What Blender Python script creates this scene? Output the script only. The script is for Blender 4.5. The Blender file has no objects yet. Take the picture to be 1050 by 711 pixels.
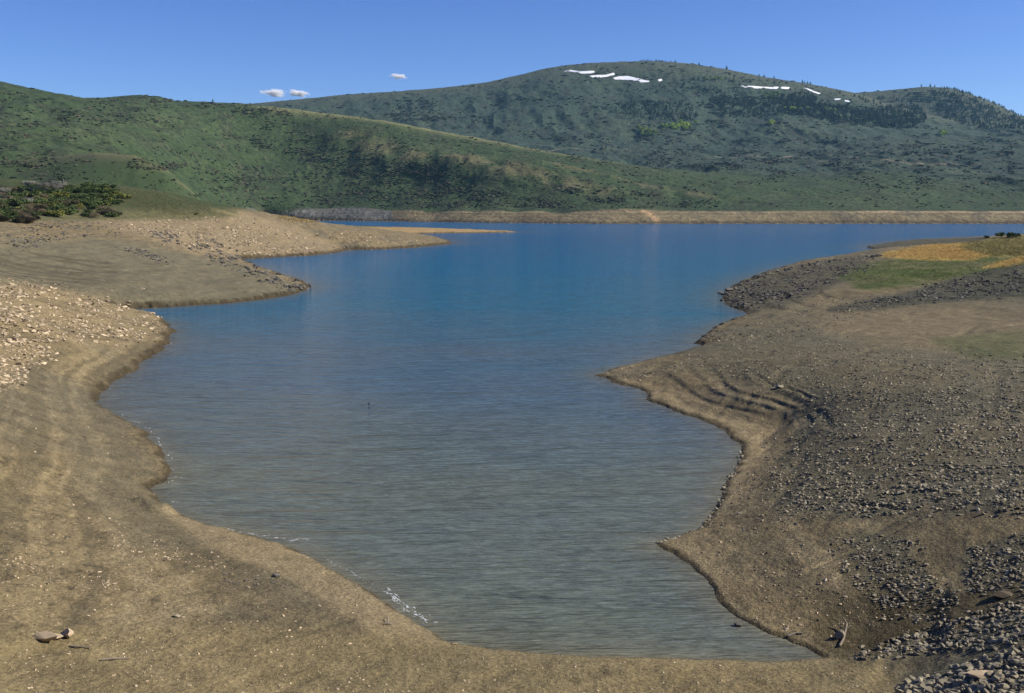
import bpy, bmesh, math, random
import numpy as np
from mathutils import Vector

random.seed(7); rng = np.random.default_rng(7)
scene = bpy.context.scene
C = scene.collection

# ------------------------------------------------------------------ camera
H = 25.0; F = 1040.0; CX = 525.0; CY = 355.5; YH = 214.0
PITCH = math.atan((CY - YH) / F)
cp, sp_ = math.cos(PITCH), math.sin(PITCH)
cam_d = bpy.data.cameras.new('camera'); cam = bpy.data.objects.new('camera', cam_d); C.objects.link(cam)
cam.location = (0, 0, H); cam.rotation_euler = (math.pi/2 - PITCH, 0, 0)
cam_d.sensor_width = 36; cam_d.lens = 36 * F / 1050.0
cam_d.clip_start = 0.5; cam_d.clip_end = 60000
scene.camera = cam

def ray(px, py):
    u = (np.asarray(px, float) - CX) / F; v = (CY - np.asarray(py, float)) / F
    return u, cp + sp_ * v, -sp_ + cp * v
def unp(px, py, z=0.0):
    dx, dy, dz = ray(px, py); t = (z - H) / dz
    return dx * t, dy * t
def proj(x, y, z):
    d = y * cp - (z - H) * sp_; d = np.where(d < 0.1, 0.1, d)
    return CX + F * x / d, CY - F * (y * sp_ + (z - H) * cp) / d
def az_of(px):                                   # azimuth of a column at the horizon
    return np.arctan2((np.asarray(px, float) - CX) / F, 1.0 / cp)
def zof(y, r, px=CX):                            # height of a point at range r seen at row y of a column
    dx, dy, dz = ray(px, y); return H + dz/np.hypot(dx, dy)*r

# ------------------------------------------------------------------ noise
_perm = rng.permutation(4096).astype(np.int64)
_perm = np.concatenate([_perm, _perm, _perm])
_ga = rng.random(4096) * 2 * np.pi; _gx = np.cos(_ga).astype(np.float32); _gy = np.sin(_ga).astype(np.float32)
def perlin(x, y):
    xi = np.floor(x).astype(np.int64); yi = np.floor(y).astype(np.int64)
    xf = (x - xi).astype(np.float32); yf = (y - yi).astype(np.float32)
    u = xf*xf*xf*(xf*(xf*6-15)+10); v = yf*yf*yf*(yf*(yf*6-15)+10)
    x0 = xi & 4095; y0 = yi & 4095; x1 = (xi+1) & 4095; y1 = (yi+1) & 4095
    def g(a, b, fx, fy):
        h = _perm[_perm[a] + b]
        return _gx[h]*fx + _gy[h]*fy
    n00 = g(x0,y0,xf,yf); n10 = g(x1,y0,xf-1,yf); n01 = g(x0,y1,xf,yf-1); n11 = g(x1,y1,xf-1,yf-1)
    a = n00+u*(n10-n00); b = n01+u*(n11-n01)
    return (a+v*(b-a))*1.5
def fbm(x, y, oct=4, gain=.5):
    s = 0; a = 1; t = 0
    for i in range(oct):
        s = s + a*perlin(x*2**i+17.3*i, y*2**i-9.1*i); t += a; a *= gain
    return s/t
def sst(a, b, x):
    t = np.clip((x-a)/(b-a), 0, 1); return t*t*(3-2*t)
def lerp(a, b, t): return a+(b-a)*t

# ------------------------------------------------------------------ shoreline (plan outline of the reservoir)
SHORE_PX = [(845,675),(825,665),(800,656),(783,649),(770,643),(757,635),(745,624),(736,612),(730,603),(722,594),(712,585),(702,577),(690,570),(680,564),
 (676,559),(684,555),(705,549),(722,541),(731,529),(738,514),(742,501),(750,488),(757,476),(760,463),(757,456),(748,447),(736,438),
 (728,433),(712,428),(700,425),(684,419),(668,413),(661,408),(662,402),(657,398),(640,395),(628,392),(612,385),(632,378),(650,374),(680,366),(708,360),(722,355),
 (714,352),(717,346),(730,338),(748,329),(767,322),(758,319),(746,314),(740,308),(742,300),(752,293),(770,285),(790,278),(812,272),(838,267.5),(862,264),(885,261.5),(905,259.8),(922,259.2),
 (924,258.4),(908,257.4),(895,255.6),(889,253.8),(893,252.3),(910,249.5),(930,247),(960,245.3),(1000,244.2),(1040,243.2),(1150,241.5),(1500,240.0),
 (1500,229.5),(1300,229.5),(1036,229.6),(880,229.5),(700,229.6),(620,229.7),(560,229.2),(500,228.6),(460,228),(400,227.2),(330,226.5),(272,226.2),
 (258,229),(292,231.5),(345,233.0),(390,233.6),(430,234.7),(470,235.8),(510,237.4),(531,238.3),(510,238.7),(470,239.1),(425,239.8),(432,241.5),(450,244.8),(463,249),(461,250.4),
 (440,252.5),(418,254.4),(400,255.5),(375,256.3),(355,256.6),(348,258.8),(330,261),(318,262.2),(300,263.0),(280,264.2),(250,266.0),(244,267.0),(252,270.5),(262,275),(275,279),(292,284),(308,288.5),(318,294.5),
 (314,298),(300,302),(280,306),(260,308.5),(230,311.5),(200,313.5),(150,316.5),(112,318.5),(100,321),(118,324),(150,327),(168,330),(176,336),
 (175,342),(172,352),(165,359),(160,365),(148,369),(142,375),(138,381),(130,385),(122,389),(112,396),(103,402),(100,407),(103,415),(112,423),(124,430),(138,437),(150,445),(160,455),(168,465),(172,476),(173,486),
 (169,495),(162,499),(156,502),(160,511),(168,518),(176,524),(195,533),(215,540),(236,545),(254,549),(272,554),(290,560),(305,566),(330,579),(360,596),(390,614),(408,627),(425,639),(440,649),(452,657),(466,662),(500,666),(560,671),(650,675),(740,677.5),(800,678)]
SX, SY = unp(np.array([p[0] for p in SHORE_PX]), np.array([p[1] for p in SHORE_PX]))

def shore_sd(x, y):
    """positive on land, negative on water"""
    out = np.empty(x.shape); n = len(SX)
    X = x.ravel(); Y = y.ravel(); R = out.ravel()
    ch = 60000
    ax, ay = SX, SY; bx, by = np.roll(SX, -1), np.roll(SY, -1)
    ex, ey = bx-ax, by-ay; l2 = ex*ex+ey*ey+1e-9
    for s in range(0, len(X), ch):
        xx = X[s:s+ch, None]; yy = Y[s:s+ch, None]
        t = np.clip(((xx-ax)*ex+(yy-ay)*ey)/l2, 0, 1)
        d = ((xx-ax-t*ex)**2+(yy-ay-t*ey)**2).min(1)
        cr = ((ay > yy) != (by > yy)) & (xx < ex*(yy-ay)/np.where(ey == 0, 1e-9, ey)+ax)
        ins = cr.sum(1) % 2 == 1
        R[s:s+ch] = np.where(ins, -1, 1)*np.sqrt(d)
    return out

# ------------------------------------------------------------------ near land: scattered spot heights
CTRL = [(13,287,11),(60,293,9.5),(110,309,5.6),(150,320,3.2),(-60,280,13.5),(40,330,8.0),(90,345,3.6),(13,350,6.0),(13,400,5.0),(60,380,3.2),(110,370,2.0),(60,430,2.6),(13,450,4.4),(120,480,1.6),(60,500,2.4),(13,520,3.4),
 (130,520,1.6),(13,600,3.0),(100,600,2.2),(13,690,2.6),(200,600,1.5),(200,690,1.8),(300,620,1.0),(400,690,1.0),(560,695,.8),(700,697,.7),(850,695,.8),(940,690,1.2),(1036,690,3.2),(-60,600,4),(-60,450,7),(-80,350,11),
 (13,283,7.0),(13,270,9.4),(13,250,13.6),(100,285,6.0),(100,260,10),(100,245,13),(200,300,2.2),(200,275,5.6),(180,255,9.0),(230,264,5.4),(255,277,3.0),(290,290,2.0),(-60,260,13),(-60,230,20),
 (120,240,14),(180,225,19),(240,222,20.4),(200,240,12.5),(250,250,6.6),(300,240,10),(300,225,17),(330,229.5,12),(340,245,7),(400,240,6.5),(440,246,2.6),(380,235,8.5),(280,221,20.5),
 (470,237,.8),(410,236.5,1.2),
 (13,222,21.4),(60,222,21),(130,222,20.8),(13,186,42),(60,188,41),(110,190,40),(150,195,37),(200,208,29),(240,221,21),(-60,180,46),
 (800,279,2.6),(850,270.5,3.6),(900,263,5),(770,290,2.0),(765,312,1.4),(800,300,2.6),(950,252,7.5),(1000,247,8),(1036,241,10),(1000,262,7.5),(1036,255,9),(950,270,6),(1036,278,8.4),(960,291,5.4),(880,300,4),(850,290,3.8),
 (900,325,3),(1000,330,4),(1036,300,5.5),(1036,350,6),(900,350,4.5),(800,340,3),(940,250,2.5),(1000,245.5,3),(1150,246,10),(1150,290,9),(1150,400,8),(1150,550,6),(1150,690,4.2),
 (740,370,2.4),(800,370,4.2),(690,391,1.3),(700,404,.8),(740,422,.8),(790,442,.9),(800,458,1.0),(812,432,1.2),(730,398,2.0),(765,402,2.7),(825,414,3.2),(855,442,3.2),(845,470,3.0),(900,400,5.2),(1000,400,6.4),(900,450,4.5),(1000,450,6),(780,500,1.5),(860,520,3),(960,540,4),(1036,520,5.6),
 (760,560,1.0),(850,600,1.5),(950,600,2.6),(1036,610,3.6),(800,620,.8),(880,640,.9),(930,660,1.5),(1000,660,2.4),(1036,650,3.2)]
cpx = np.array([c[0] for c in CTRL], float); cpy = np.array([c[1] for c in CTRL], float); cz = np.array([c[2] for c in CTRL], float)
cxw, cyw = unp(cpx, cpy, cz)
# a few more spot heights given by range
EXTRA = [(-60,1000,30),(60,1000,28),(150,1000,26),(250,1000,18),(300,1050,10),(60,850,30),(150,850,25),(100,225,3.4),(60,228,6.0),(13,232,7.2),(140,1300,40),(-60,1300,50),(380,1200,1.5),(1150,700,10),(1300,500,14),(1300,120,7)]
ex = np.array([e[1]*math.sin(az_of(e[0])) for e in EXTRA]); ey = np.array([e[1]*math.cos(az_of(e[0])) for e in EXTRA])
cxw = np.concatenate([cxw, ex]); cyw = np.concatenate([cyw, ey]); cz = np.concatenate([cz, [e[2] for e in EXTRA]])
def lp(x, y): return np.arctan2(x, y), np.log(np.hypot(x, y)+1e-6)
ca, cr_ = lp(cxw, cyw)
def rbf_fit(a, b, v, lam=0.004):
    D = np.sqrt((a[:,None]-a)**2+(b[:,None]-b)**2+.0009)
    n = len(a); A = np.zeros((n+3, n+3)); A[:n,:n] = D - lam*np.eye(n)
    A[:n,n] = 1; A[:n,n+1] = a; A[:n,n+2] = b; A[n:,:n] = A[:n,n:].T
    return np.linalg.solve(A, np.concatenate([v, [0,0,0]]))
cw = rbf_fit(ca, cr_, cz)
def near_land(x, y):
    a, b = lp(x, y); a = np.clip(a, -.75, .75)
    sh = a.shape; a = a.ravel(); b = b.ravel(); b = np.maximum(b, math.log(44)); out = np.empty(len(a)); n = len(ca)
    for s in range(0, len(a), 100000):
        aa = a[s:s+100000]; bb = b[s:s+100000]
        out[s:s+100000] = np.sqrt((aa[:,None]-ca)**2+(bb[:,None]-cr_)**2+.0009)@cw[:n]+cw[n]+cw[n+1]*aa+cw[n+2]*bb
    return np.maximum(out, .6).reshape(sh)

# ------------------------------------------------------------------ far land: hill profiles along each bearing
def tab(pairs):
    xs = np.array([p[0] for p in pairs], float); ys = np.array([p[1] for p in pairs], float)
    return lambda px: np.interp(px, xs, ys)
yA = tab([(-300,60),(-100,76),(13,88),(40,95),(75,102),(92,105),(112,103.5),(130,101.3),(150,100),(168,101),(185,105),(222,106),(250,107),(275,110),(300,112.5),(330,116),(350,118.5),(420,129.5),(500,144.5),(567,157),(640,168.5),(700,177),(760,185),(800,190),(860,195),(900,198.5),(930,203),(960,207.5),(1000,212),(1036,213.6),(1200,215)])
rA = tab([(-300,3000),(300,2850),(500,2600),(700,2350),(900,2150),(1036,2050),(1300,2050)])
_rS0 = tab([(-300,1000),(60,1000),(100,1080),(130,1220),(160,1420),(190,1640),(220,1850),(245,1990),(262,2050),(330,2080),(400,1970),(460,1857),(560,1711),(620,1660),(700,1667),(1036,1667),(1500,1667)])
_rS = lambda px: sum(_rS0(np.asarray(px, float)+d) for d in (-24,-16,-8,0,8,16,24))/7
rS = lambda px: _rS(px)*(1+sst(90, 255, np.asarray(px, float))*(np.sqrt(1+((np.asarray(px, float)-CX)/F)**2)-1))
rBd = tab([(-300,150),(150,150),(270,100),(1500,100)])
yB = tab([(-300,205),(200,208),(270,212),(330,212.5),(395,213.5),(430,215),(500,215.2),(600,216.3),(640,214.5),(680,216),(700,216.6),(800,216.6),(900,216.3),(1036,217),(1500,217)])
yM = tab([(-300,118),(200,112),(262,107.5),(300,104),(330,101),(360,98),(400,95.5),(440,92.5),(470,89.5),(500,85.5),(530,78.5),(560,71.2),(580,68),(600,66),(640,64.2),(670,63.8),(700,66),(740,72),(780,80.5),(820,86.5),(860,94),(880,98.5),(895,103),(910,108),(940,116),(1000,126),(1100,140),(1500,150)])
yC = tab([(-300,150),(700,130),(800,108),(850,98),(868,96.5),(900,93.8),(925,91.2),(940,89.8),(958,90.2),(975,93),(985,96.3),(1000,101.5),(1020,109.5),(1036,118),(1060,126),(1150,150),(1500,170)])

def pchip(xk, yk, x):
    h = np.diff(xk); d = np.diff(yk)/h; m = np.zeros_like(yk)
    w1 = 2*h[1:]+h[:-1]; w2 = h[1:]+2*h[:-1]
    ok = d[1:]*d[:-1] > 0
    m[1:-1][ok] = (w1[ok]+w2[ok])/(w1[ok]/d[:-1][ok]+w2[ok]/d[1:][ok])
    m[0] = d[0]; m[-1] = d[-1]
    i = np.clip(np.searchsorted(xk, x)-1, 0, len(xk)-2)
    t = np.clip((x-xk[i])/h[i], 0, 1); a, b = yk[i], yk[i+1]
    return a*(2*t**3-3*t**2+1)+h[i]*m[i]*(t**3-2*t**2+t)+b*(-2*t**3+3*t**2)+h[i]*m[i+1]*(t**3-t**2)

# polar grid round the viewpoint, finest where the photograph looks
D2R = math.pi/180
az = np.concatenate([np.arange(-180,-50,5.0), np.arange(-50,-30,.4), np.linspace(-30,30,1180), np.arange(30.4,50,.4), np.arange(50,180,5.0)])*D2R
rr = np.concatenate([np.linspace(.6,40,34)[:-1], np.exp(np.linspace(math.log(40), math.log(7300), 1480)), np.linspace(7600,13500,12)])
NA, NR = len(az), len(rr)
AZ, RR = np.meshgrid(az, rr, indexing='ij')
X = RR*np.sin(AZ); Y = RR*np.cos(AZ)
PXC = CX+F/cp*np.tan(np.clip(az, -.9, .9))       # photo column of each bearing at the horizon

zf = np.zeros((NA, NR))
far_i = rr > 900
for i in range(NA):
    px = PXC[i]; a, b = rS(px), rS(px)+rBd(px); A = rA(px)
    zS = float(np.interp(px, [120, 255], [24., 2.5]))
    zB = zof(yB(px), b, px); zA = zof(yA(px), A, px)
    m1 = 4100.; m2 = 4950.; m3 = 5650.; c1 = 6100.; c2 = 6700.
    yt = yM(px); z1 = zof(max(150., yt+12), m1, px); zv = lerp(max(zA*.9, lerp(zA, z1, .22)), min(zA-35., z1*.75), float(sst(70, 190, zA)))
    z2 = zof(yt+.42*(148-yt), m2, px); z3 = zof(yt, m3, px); zc2 = zof(yC(px), c2, px); zc1 = min(z3, zc2)-45
    ks = [(700., zS), (a, zS), (b, zB), ((b+A)*.5, lerp(zB, zA, .46)), (A, zA), (A+550, max(zv, 30)), (m1, z1), (m2, z2), (m3, z3), (c1, zc1), (c2, zc2), (8200., zc2-180), (14000., zc2-260)]
    xk = np.array([k[0] for k in ks]); yk = np.array([k[1] for k in ks])
    zf[i, far_i] = pchip(xk, yk, rr[far_i])

def polyd(x, y, pts):
    """distance to a polyline given as (column, range)"""
    P = [(r*math.sin(az_of(p)), r*math.cos(az_of(p))) for p, r in pts]
    best = np.full(x.shape, 1e9)
    for (ax, ay), (bx, by) in zip(P[:-1], P[1:]):
        ex, ey = bx-ax, by-ay; t = np.clip(((x-ax)*ex+(y-ay)*ey)/(ex*ex+ey*ey), 0, 1)
        best = np.minimum(best, np.hypot(x-ax-t*ex, y-ay-t*ey))
    return best
J = np.where(far_i)[0]; XF = X[:, J]; YF = Y[:, J]; RF = RR[:, J]
PXF = np.repeat(PXC[:, None], len(J), 1)
# relief, faded out on the skylines so those keep their profile
kA = rA(PXF); kS = rS(PXF)+rBd(PXF)
face = sst(0, 1, (RF-kS)/350)*(1-sst(-450, -60, RF-kA)) + sst(150, 500, RF-kA)*(1-sst(5000, 5550, RF))
face = np.clip(face, 0, 1)
n1 = fbm(XF/520+3, YF/700, 5); n2 = 1-np.abs(fbm(XF/240+11+n1*.6, YF/480+5, 4))*2.2
n3 = fbm(XF/90, YF/110, 4)
rel = face*(n1*34 + (n2-.5)*17 + n3*6) + n3*2.0*sst(0, 1, (RF-kS)/200)
rel += (fbm(XF/38, YF/38, 3))*2.6*sst(0, 1, (RF-kS)/150)
SPUR1 = [(-120,1500),(40,1490),(80,1470),(110,1440),(140,1400),(170,1360),(212,1320)]
SPUR2 = [(360,2560),(395,2440),(430,2340),(465,2260),(500,2180),(540,2100),(580,2010),(625,1920)]
SPUR3 = [(560,2250),(640,2080),(740,1950)]
rel += sst(20, 320, RF-kS)*(26*np.exp(-(polyd(XF, YF, SPUR2)/95)**2) + 12*np.exp(-(polyd(XF, YF, SPUR3)/80)**2))
for pts, am, w in [([(405,2230),(395,2060)],-12,36),([(430,2240),(450,2050),(440,1960)],-16,36),([(468,2140),(492,1930)],-15,30),([(512,2060),(535,1870)],-15,30),([(545,1990),(575,1800)],-13,28),([(215,2100),(235,1700),(250,1300)],-26,90),([(300,2500),(330,2250)],-14,60),([(690,2100),(680,1850)],-8,40),
                   ([(480,4600),(500,4100),(560,3500)],-30,140),([(620,5200),(640,4700),(640,4200)],-35,150),([(760,4900),(740,4400)],-30,130),([(900,5400),(880,4800),(840,4200)],-26,150),([(960,6300),(975,5600),(990,4800)],-34,150)]:
    rel += .42*am*np.exp(-(polyd(XF, YF, pts)/w)**2)
zf[:, J] += rel
_k = np.interp(PXF, [-120,0,60,100,140,170,195,212], [168,166,161,157,160,172,194,212]); _d = polyd(XF, YF, SPUR1)
zf[:, J] += np.exp(-(_d/130)**2)*np.maximum(0, zof(_k, RF, PXF)-zf[:, J])*(1-sst(206, 235, PXF))
zf[:, J] = np.maximum(zf[:, J], 2.0)

print('far land done')
zn = np.zeros_like(zf); nj = np.where((rr >= 40) & (rr < 1350))[0]
zn[:, nj] = near_land(X[:, nj], Y[:, nj])
w = sst(950, 1300, RR)
Lz = np.where(RR < 950, zn, np.where(RR > 1300, zf, lerp(zn, zf, w)))
SD = np.full((NA, NR), 500.0); sj = np.where((rr >= 40) & (rr < 2600))[0]
SD[:, sj] = shore_sd(X[:, sj], Y[:, sj])
# ragged water's edge
jag = fbm(X[:, sj]/6, Y[:, sj]/6, 4)*1.1 + fbm(X[:, sj]/1.6, Y[:, sj]/1.6, 3)*.5
SD[:, sj] += jag*np.clip(RR[:, sj]/140, .35, 1.6)
wr = np.minimum(.028*RR+.6, np.where(RR > 1350, 12., 40.))
ramp = 1-np.exp(-np.maximum(SD, 0)/wr)
Z = np.where(SD > 0, Lz*ramp + lerp(.30, .13, sst(-8, 12, X))*np.clip(RR/100,.5,3)*sst(0, .55*np.clip(RR/100,.6,3), SD), -np.minimum(.12*np.abs(SD)+.05, 7))

PX, PY = proj(X, Y, Z)
def in_poly(px, py, poly):
    P = np.array(poly, float); r = np.zeros(px.shape, bool)
    x0, y0 = P.min(0); x1, y1 = P.max(0)
    m = (px >= x0) & (px <= x1) & (py >= y0) & (py <= y1)
    xx = px[m]; yy = py[m]; c = np.zeros(len(xx), bool)
    for (ax, ay), (bx, by) in zip(P, np.roll(P, -1, 0)):
        if ay == by: continue
        c ^= ((ay > yy) != (by > yy)) & (xx < (bx-ax)*(yy-ay)/(by-ay)+ax)
    r[m] = c; return r
def poly_soft(px, py, poly, s):
    """1 inside the outline, falling to 0 over s units outside it"""
    P = np.array(poly, float); x0, y0 = P.min(0)-s; x1, y1 = P.max(0)+s
    out = np.zeros(px.shape, np.float32)
    m = (px >= x0) & (px <= x1) & (py >= y0) & (py <= y1)
    xx = px[m]; yy = py[m]; d = np.full(len(xx), 1e9)
    for (ax, ay), (bx, by) in zip(P, np.roll(P, -1, 0)):
        ex, ey = bx-ax, by-ay; t = np.clip(((xx-ax)*ex+(yy-ay)*ey)/(ex*ex+ey*ey+1e-9), 0, 1)
        d = np.minimum(d, np.hypot(xx-ax-t*ex, (yy-ay-t*ey)))
    v = np.where(in_poly(xx, yy, poly), 1., 1-np.clip(d/s, 0, 1))
    out[m] = v*v*(3-2*v); return out
def wpoly(poly, z=2.0):
    """plan outline of a patch of ground traced from the picture"""
    x, y = unp(np.array([p[0] for p in poly]), np.array([p[1] for p in poly]), z); return x, y

nearm = (RR > 40) & (RR < 1300) & (SD > 0)
# wave-cut benches left by the falling water
bench = .5*poly_soft(PX, PY, [(670,389),(720,384),(790,390),(830,402),(850,430),(800,422),(740,414),(695,402)], 14)*nearm
bench = np.maximum(bench, .6*poly_soft(PX, PY, [(742,306),(800,305),(860,300),(800,325),(760,318)], 12)*nearm)
bench = np.maximum(bench, .18*poly_soft(PX, PY, [(0,390),(110,330),(160,360),(80,430),(150,520),(100,560),(0,560)], 30)*nearm)
bench = np.maximum(bench, .16*poly_soft(PX, PY, [(0,228),(130,236),(190,262),(120,300),(0,288)], 12)*nearm)
bench *= sst(-.45, .1, fbm(X/12, Y/5, 3))
st = np.where(RR > 200, .9, .62)*(1+.0*X); q = Z/st+.45*fbm(X/20, Y/20, 2)+.35*perlin(Z*1.7, Z*0); fr = q-np.floor(q)
Z = Z + bench*st*(sst(.62, .98, fr)-fr)*.75
# ground roughness
rg = sst(0, 3, SD)*nearm
Z = Z + rg*(fbm(X/14, Y/14, 3)*.28*np.clip(RR/90, .6, 4) + fbm(X/2.4, Y/2.4, 3)*.13 + fbm(X/.8, Y/.8, 2)*.05*(RR < 160) + np.minimum(0, fbm(X/5-Y/9, Y/14, 3)+.18)*.55)
# vehicle tracks and a little cut bank
def pixline(poly, width):
    best = np.full(PX.shape, 1e9)
    P = np.array(poly, float); m = (PX > P[:,0].min()-30) & (PX < P[:,0].max()+30) & (PY > P[:,1].min()-30) & (PY < P[:,1].max()+30) & nearm
    xx, yy = X[m], Y[m]; wx, wy = wpoly(poly, 3.0); b = np.full(len(xx), 1e9)
    for ax, ay, bx, by in zip(wx[:-1], wy[:-1], wx[1:], wy[1:]):
        ex, ey = bx-ax, by-ay; t = np.clip(((xx-ax)*ex+(yy-ay)*ey)/(ex*ex+ey*ey), 0, 1)
        b = np.minimum(b, np.hypot(xx-ax-t*ex, yy-ay-t*ey))
    best[m] = b; return np.exp(-(best/width)**2)
track = np.maximum.reduce([pixline([(800,560),(850,553),(900,546),(935,539),(970,536)], .32), pixline([(860,515),(895,526),(930,537)], .28), pixline([(975,536),(1010,531),(1040,527)], .2),
                           pixline([(830,563),(880,556),(940,547)], .2), pixline([(905,520),(960,527)], .25)])
Z -= .13*track
cutb = pixline([(148,490),(156,497),(168,492)], .9); Z += .5*cutb*(SD > .2)
# slope from the beach up to the viewpoint
back = RR < 46
bl = np.clip(23.3 - RR*.474, .5, 30)
Z = np.where(RR < 40, np.where(Y > -40, bl, 23), Z)
jj = np.where((rr >= 40) & (rr < 52))[0]
tt = sst(40, 52, RR[:, jj]); tt = np.where(np.abs(AZ[:, jj]) < .62, sst(40, 47, RR[:, jj]), tt)
Z[:, jj] = lerp(np.clip(23.3-40*.474, .5, 30), Z[:, jj], tt)
behind = sst(50, 75, np.abs(AZ)/D2R)
Z = lerp(Z, np.where(RR < 1300, 14+8*np.exp(-RR/60.)+fbm(X/60, Y/60, 3)*3, np.maximum(Z, 16)), behind)
PX, PY = proj(X, Y, Z)
print('heights done')

# ------------------------------------------------------------------ ground cover colours (albedo)
def col(r, g, b): return np.array([r, g, b], np.float32)
ALB = np.zeros((NA, NR, 3), np.float32)
def mixc(c, m):
    global ALB
    m = np.clip(m, 0, 1)[..., None].astype(np.float32); ALB += (c-ALB)*m
nA = fbm(X/22, Y/22, 4); nB = fbm(X/3.2, Y/3.2, 4); nC = fbm(X/.7, Y/.7, 3)
ALB[:] = col(.245, .185, .105)
mixc(col(.17, .145, .100), sst(-.1, .35, nA)*.75)
mixc(col(.33, .25, .145), sst(.05, .5, nB+.3*nC)*.45)
mixc(col(.10, .08, .05), sst(.05, .5, -nB+.6*nC)*.6)
mixc(col(.09, .075, .05), sst(.30, .5, nC-.2*nA)*.7); mixc(col(.40, .31, .19), sst(.36, .52, -nC+.15*nB)*.6)
GRAVEL = [[(700,372),(745,340),(830,318),(930,306),(1060,290),(1060,318),(960,330),(1060,372),(1060,520),(960,512),(900,530),(800,520),(800,470),(838,440),(830,405),(745,385)],
          [(850,556),(940,550),(950,590),(985,615),(960,640),(905,630),(870,590)],[(1000,560),(1060,545),(1060,612),(985,612)],[(868,674),(915,658),(960,640),(1060,612),(1060,655),(1000,668),(940,672)],[(930,700),(985,682),(1060,662),(1060,720),(920,715)],
          [(742,304),(800,282),(900,262),(905,272),(850,292),(800,312),(760,318)]]
gr = np.zeros(PX.shape, np.float32)
for P in GRAVEL: gr = np.maximum(gr, poly_soft(PX+8*nB+12*nA, PY+5*nB+7*nA, P, 14)*nearm)
mixc(col(.105, .098, .066), gr*(.6+.5*nB)); mixc(col(.20, .18, .125), gr*sst(.0, .5, nC+.3*nA)*.6)
mixc(col(.075, .068, .048), poly_soft(PX, PY, [(742,304),(800,283),(880,266),(890,274),(850,292),(800,312),(760,318)], 8)*nearm*(.65+.4*nB))
mixc(col(.215, .165, .10), poly_soft(PX, PY, [(840,312),(900,318),(1060,322),(1060,350),(960,352),(900,345),(850,332)], 16)*nearm*.85)
hol = poly_soft(PX, PY, [(840,640),(870,618),(925,612),(945,640),(905,660),(870,674),(840,664)], 16)*nearm
mixc(col(.075, .056, .026), hol*(.8+.5*nB))  # wet brown hollow, its shade also painted into the colour
mixc(col(.09, .068, .036), poly_soft(PX, PY, [(935,622),(990,612),(1040,600),(1045,618),(985,640)], 10)*nearm*.8)  # hollow above the stony band: its shade is put into the colour
mixc(col(.30, .235, .145), poly_soft(PX, PY, [(690,558),(760,548),(850,570),(860,600),(800,600),(740,585)], 14)*nearm*.6)
mixc(col(.31, .235, .14), poly_soft(PX, PY, [(660,400),(720,408),(800,430),(800,450),(770,520),(745,510),(765,460),(730,430)], 10)*nearm*.6)
mixc(col(.27, .205, .115), poly_soft(PX, PY, [(930,545),(1060,520),(1060,540),(960,565),(985,605),(965,606)], 8)*nearm*.8)
# bathtub rings: each stand of the falling water left its own tone
ring = perlin(Z*2.3+.5*fbm(X/18, Y/18, 3), Z*0+7.7)+.6*perlin(Z*6.1+.8*fbm(X/10, Y/10, 3), Z*0+3.1)
rm = nearm*(RR < 420)*(1-gr)
mixc(col(.12, .098, .062), rm*sst(.05, .5, ring)*.55); mixc(col(.36, .285, .175), rm*sst(.1, .6, -ring)*.40)
# left side
lb = poly_soft(PX, PY, [(-40,280),(60,290),(170,326),(168,345),(110,352),(60,352),(-40,400)], 10)*nearm
mixc(col(.30, .225, .13), lb*.7); mixc(col(.15, .115, .07), lb*sst(0, .4, fbm(X/7-Y/9, Y/30, 3))*.8)
mixc(col(.175, .155, .105), poly_soft(PX, PY, [(-40,252),(120,250),(230,272),(300,296),(240,306),(150,314),(60,290),(-40,284)], 10)*nearm*.75)
mixc(col(.105, .088, .058), poly_soft(PX, PY, [(0,262),(110,270),(115,285),(60,290),(0,282)], 10)*nearm*.75*sst(-.2, .3, fbm(X/30, Y/5, 3)))
mixc(col(.32, .24, .15), poly_soft(PX, PY, [(100,226),(250,222),(300,236),(345,256),(250,263),(200,256),(150,240)], 8)*nearm*.7)
mixc(col(.16, .135, .09), poly_soft(PX, PY, [(60,400),(100,420),(150,480),(160,510),(230,550),(150,560),(90,500)], 20)*nearm*.5)
mixc(col(.40, .27, .13), poly_soft(PX, PY, [(345,231),(400,233),(540,238.3),(420,239.7),(380,236)], 2)*nearm*(RR > 950))
mixc(col(.35, .265, .16), poly_soft(PX, PY, [(170,522),(240,548),(310,570),(420,640),(440,655),(390,650),(300,590),(220,560)], 8)*nearm*.55)
# beach at the near end
mixc(col(.26, .20, .105), poly_soft(PX, PY, [(-40,660),(200,650),(440,660),(660,680),(900,685),(920,720),(-40,740)], 20)*nearm*.6)
# wet margin
wet = (1-sst(.15, .8, SD/np.clip(RR/75, .7, 5)-.6*nB))*(SD > -1)
mixc(col(.050, .037, .021), wet*lerp(.9, .7, sst(-8, 12, X)))
# ground under the thicket and green hill on the left
gh = poly_soft(PX, PY, [(-60,170),(110,188),(160,194),(240,219),(200,222),(-60,224)], 6)*(RR > 400)*(RR < 950)*(SD > 0)
mixc(col(.150, .138, .068), gh); mixc(col(.07, .075, .03), gh*sst(0, .35, nB)*.8)
mixc(col(.34, .27, .14), gh*np.exp(-((PY-np.interp(PX, [105,150,200,240],[190.5,195.5,208.5,220.5]))/1.6)**2)*(PX > 105)*(RR < 720)*.7)  # sunlit rim of the knoll painted as a pale line along its crest
bh = (RR > 560)*(RR < 1100)*(PXC[:, None] < 300)*(SD > 0)*(1-sst(250, 300, np.repeat(PXC[:, None], NR, 1)))*sst(22, 27, Z)
mixc(col(.060, .075, .030), bh); mixc(col(.10, .10, .05), bh*sst(0, .4, nA)*.6)
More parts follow.
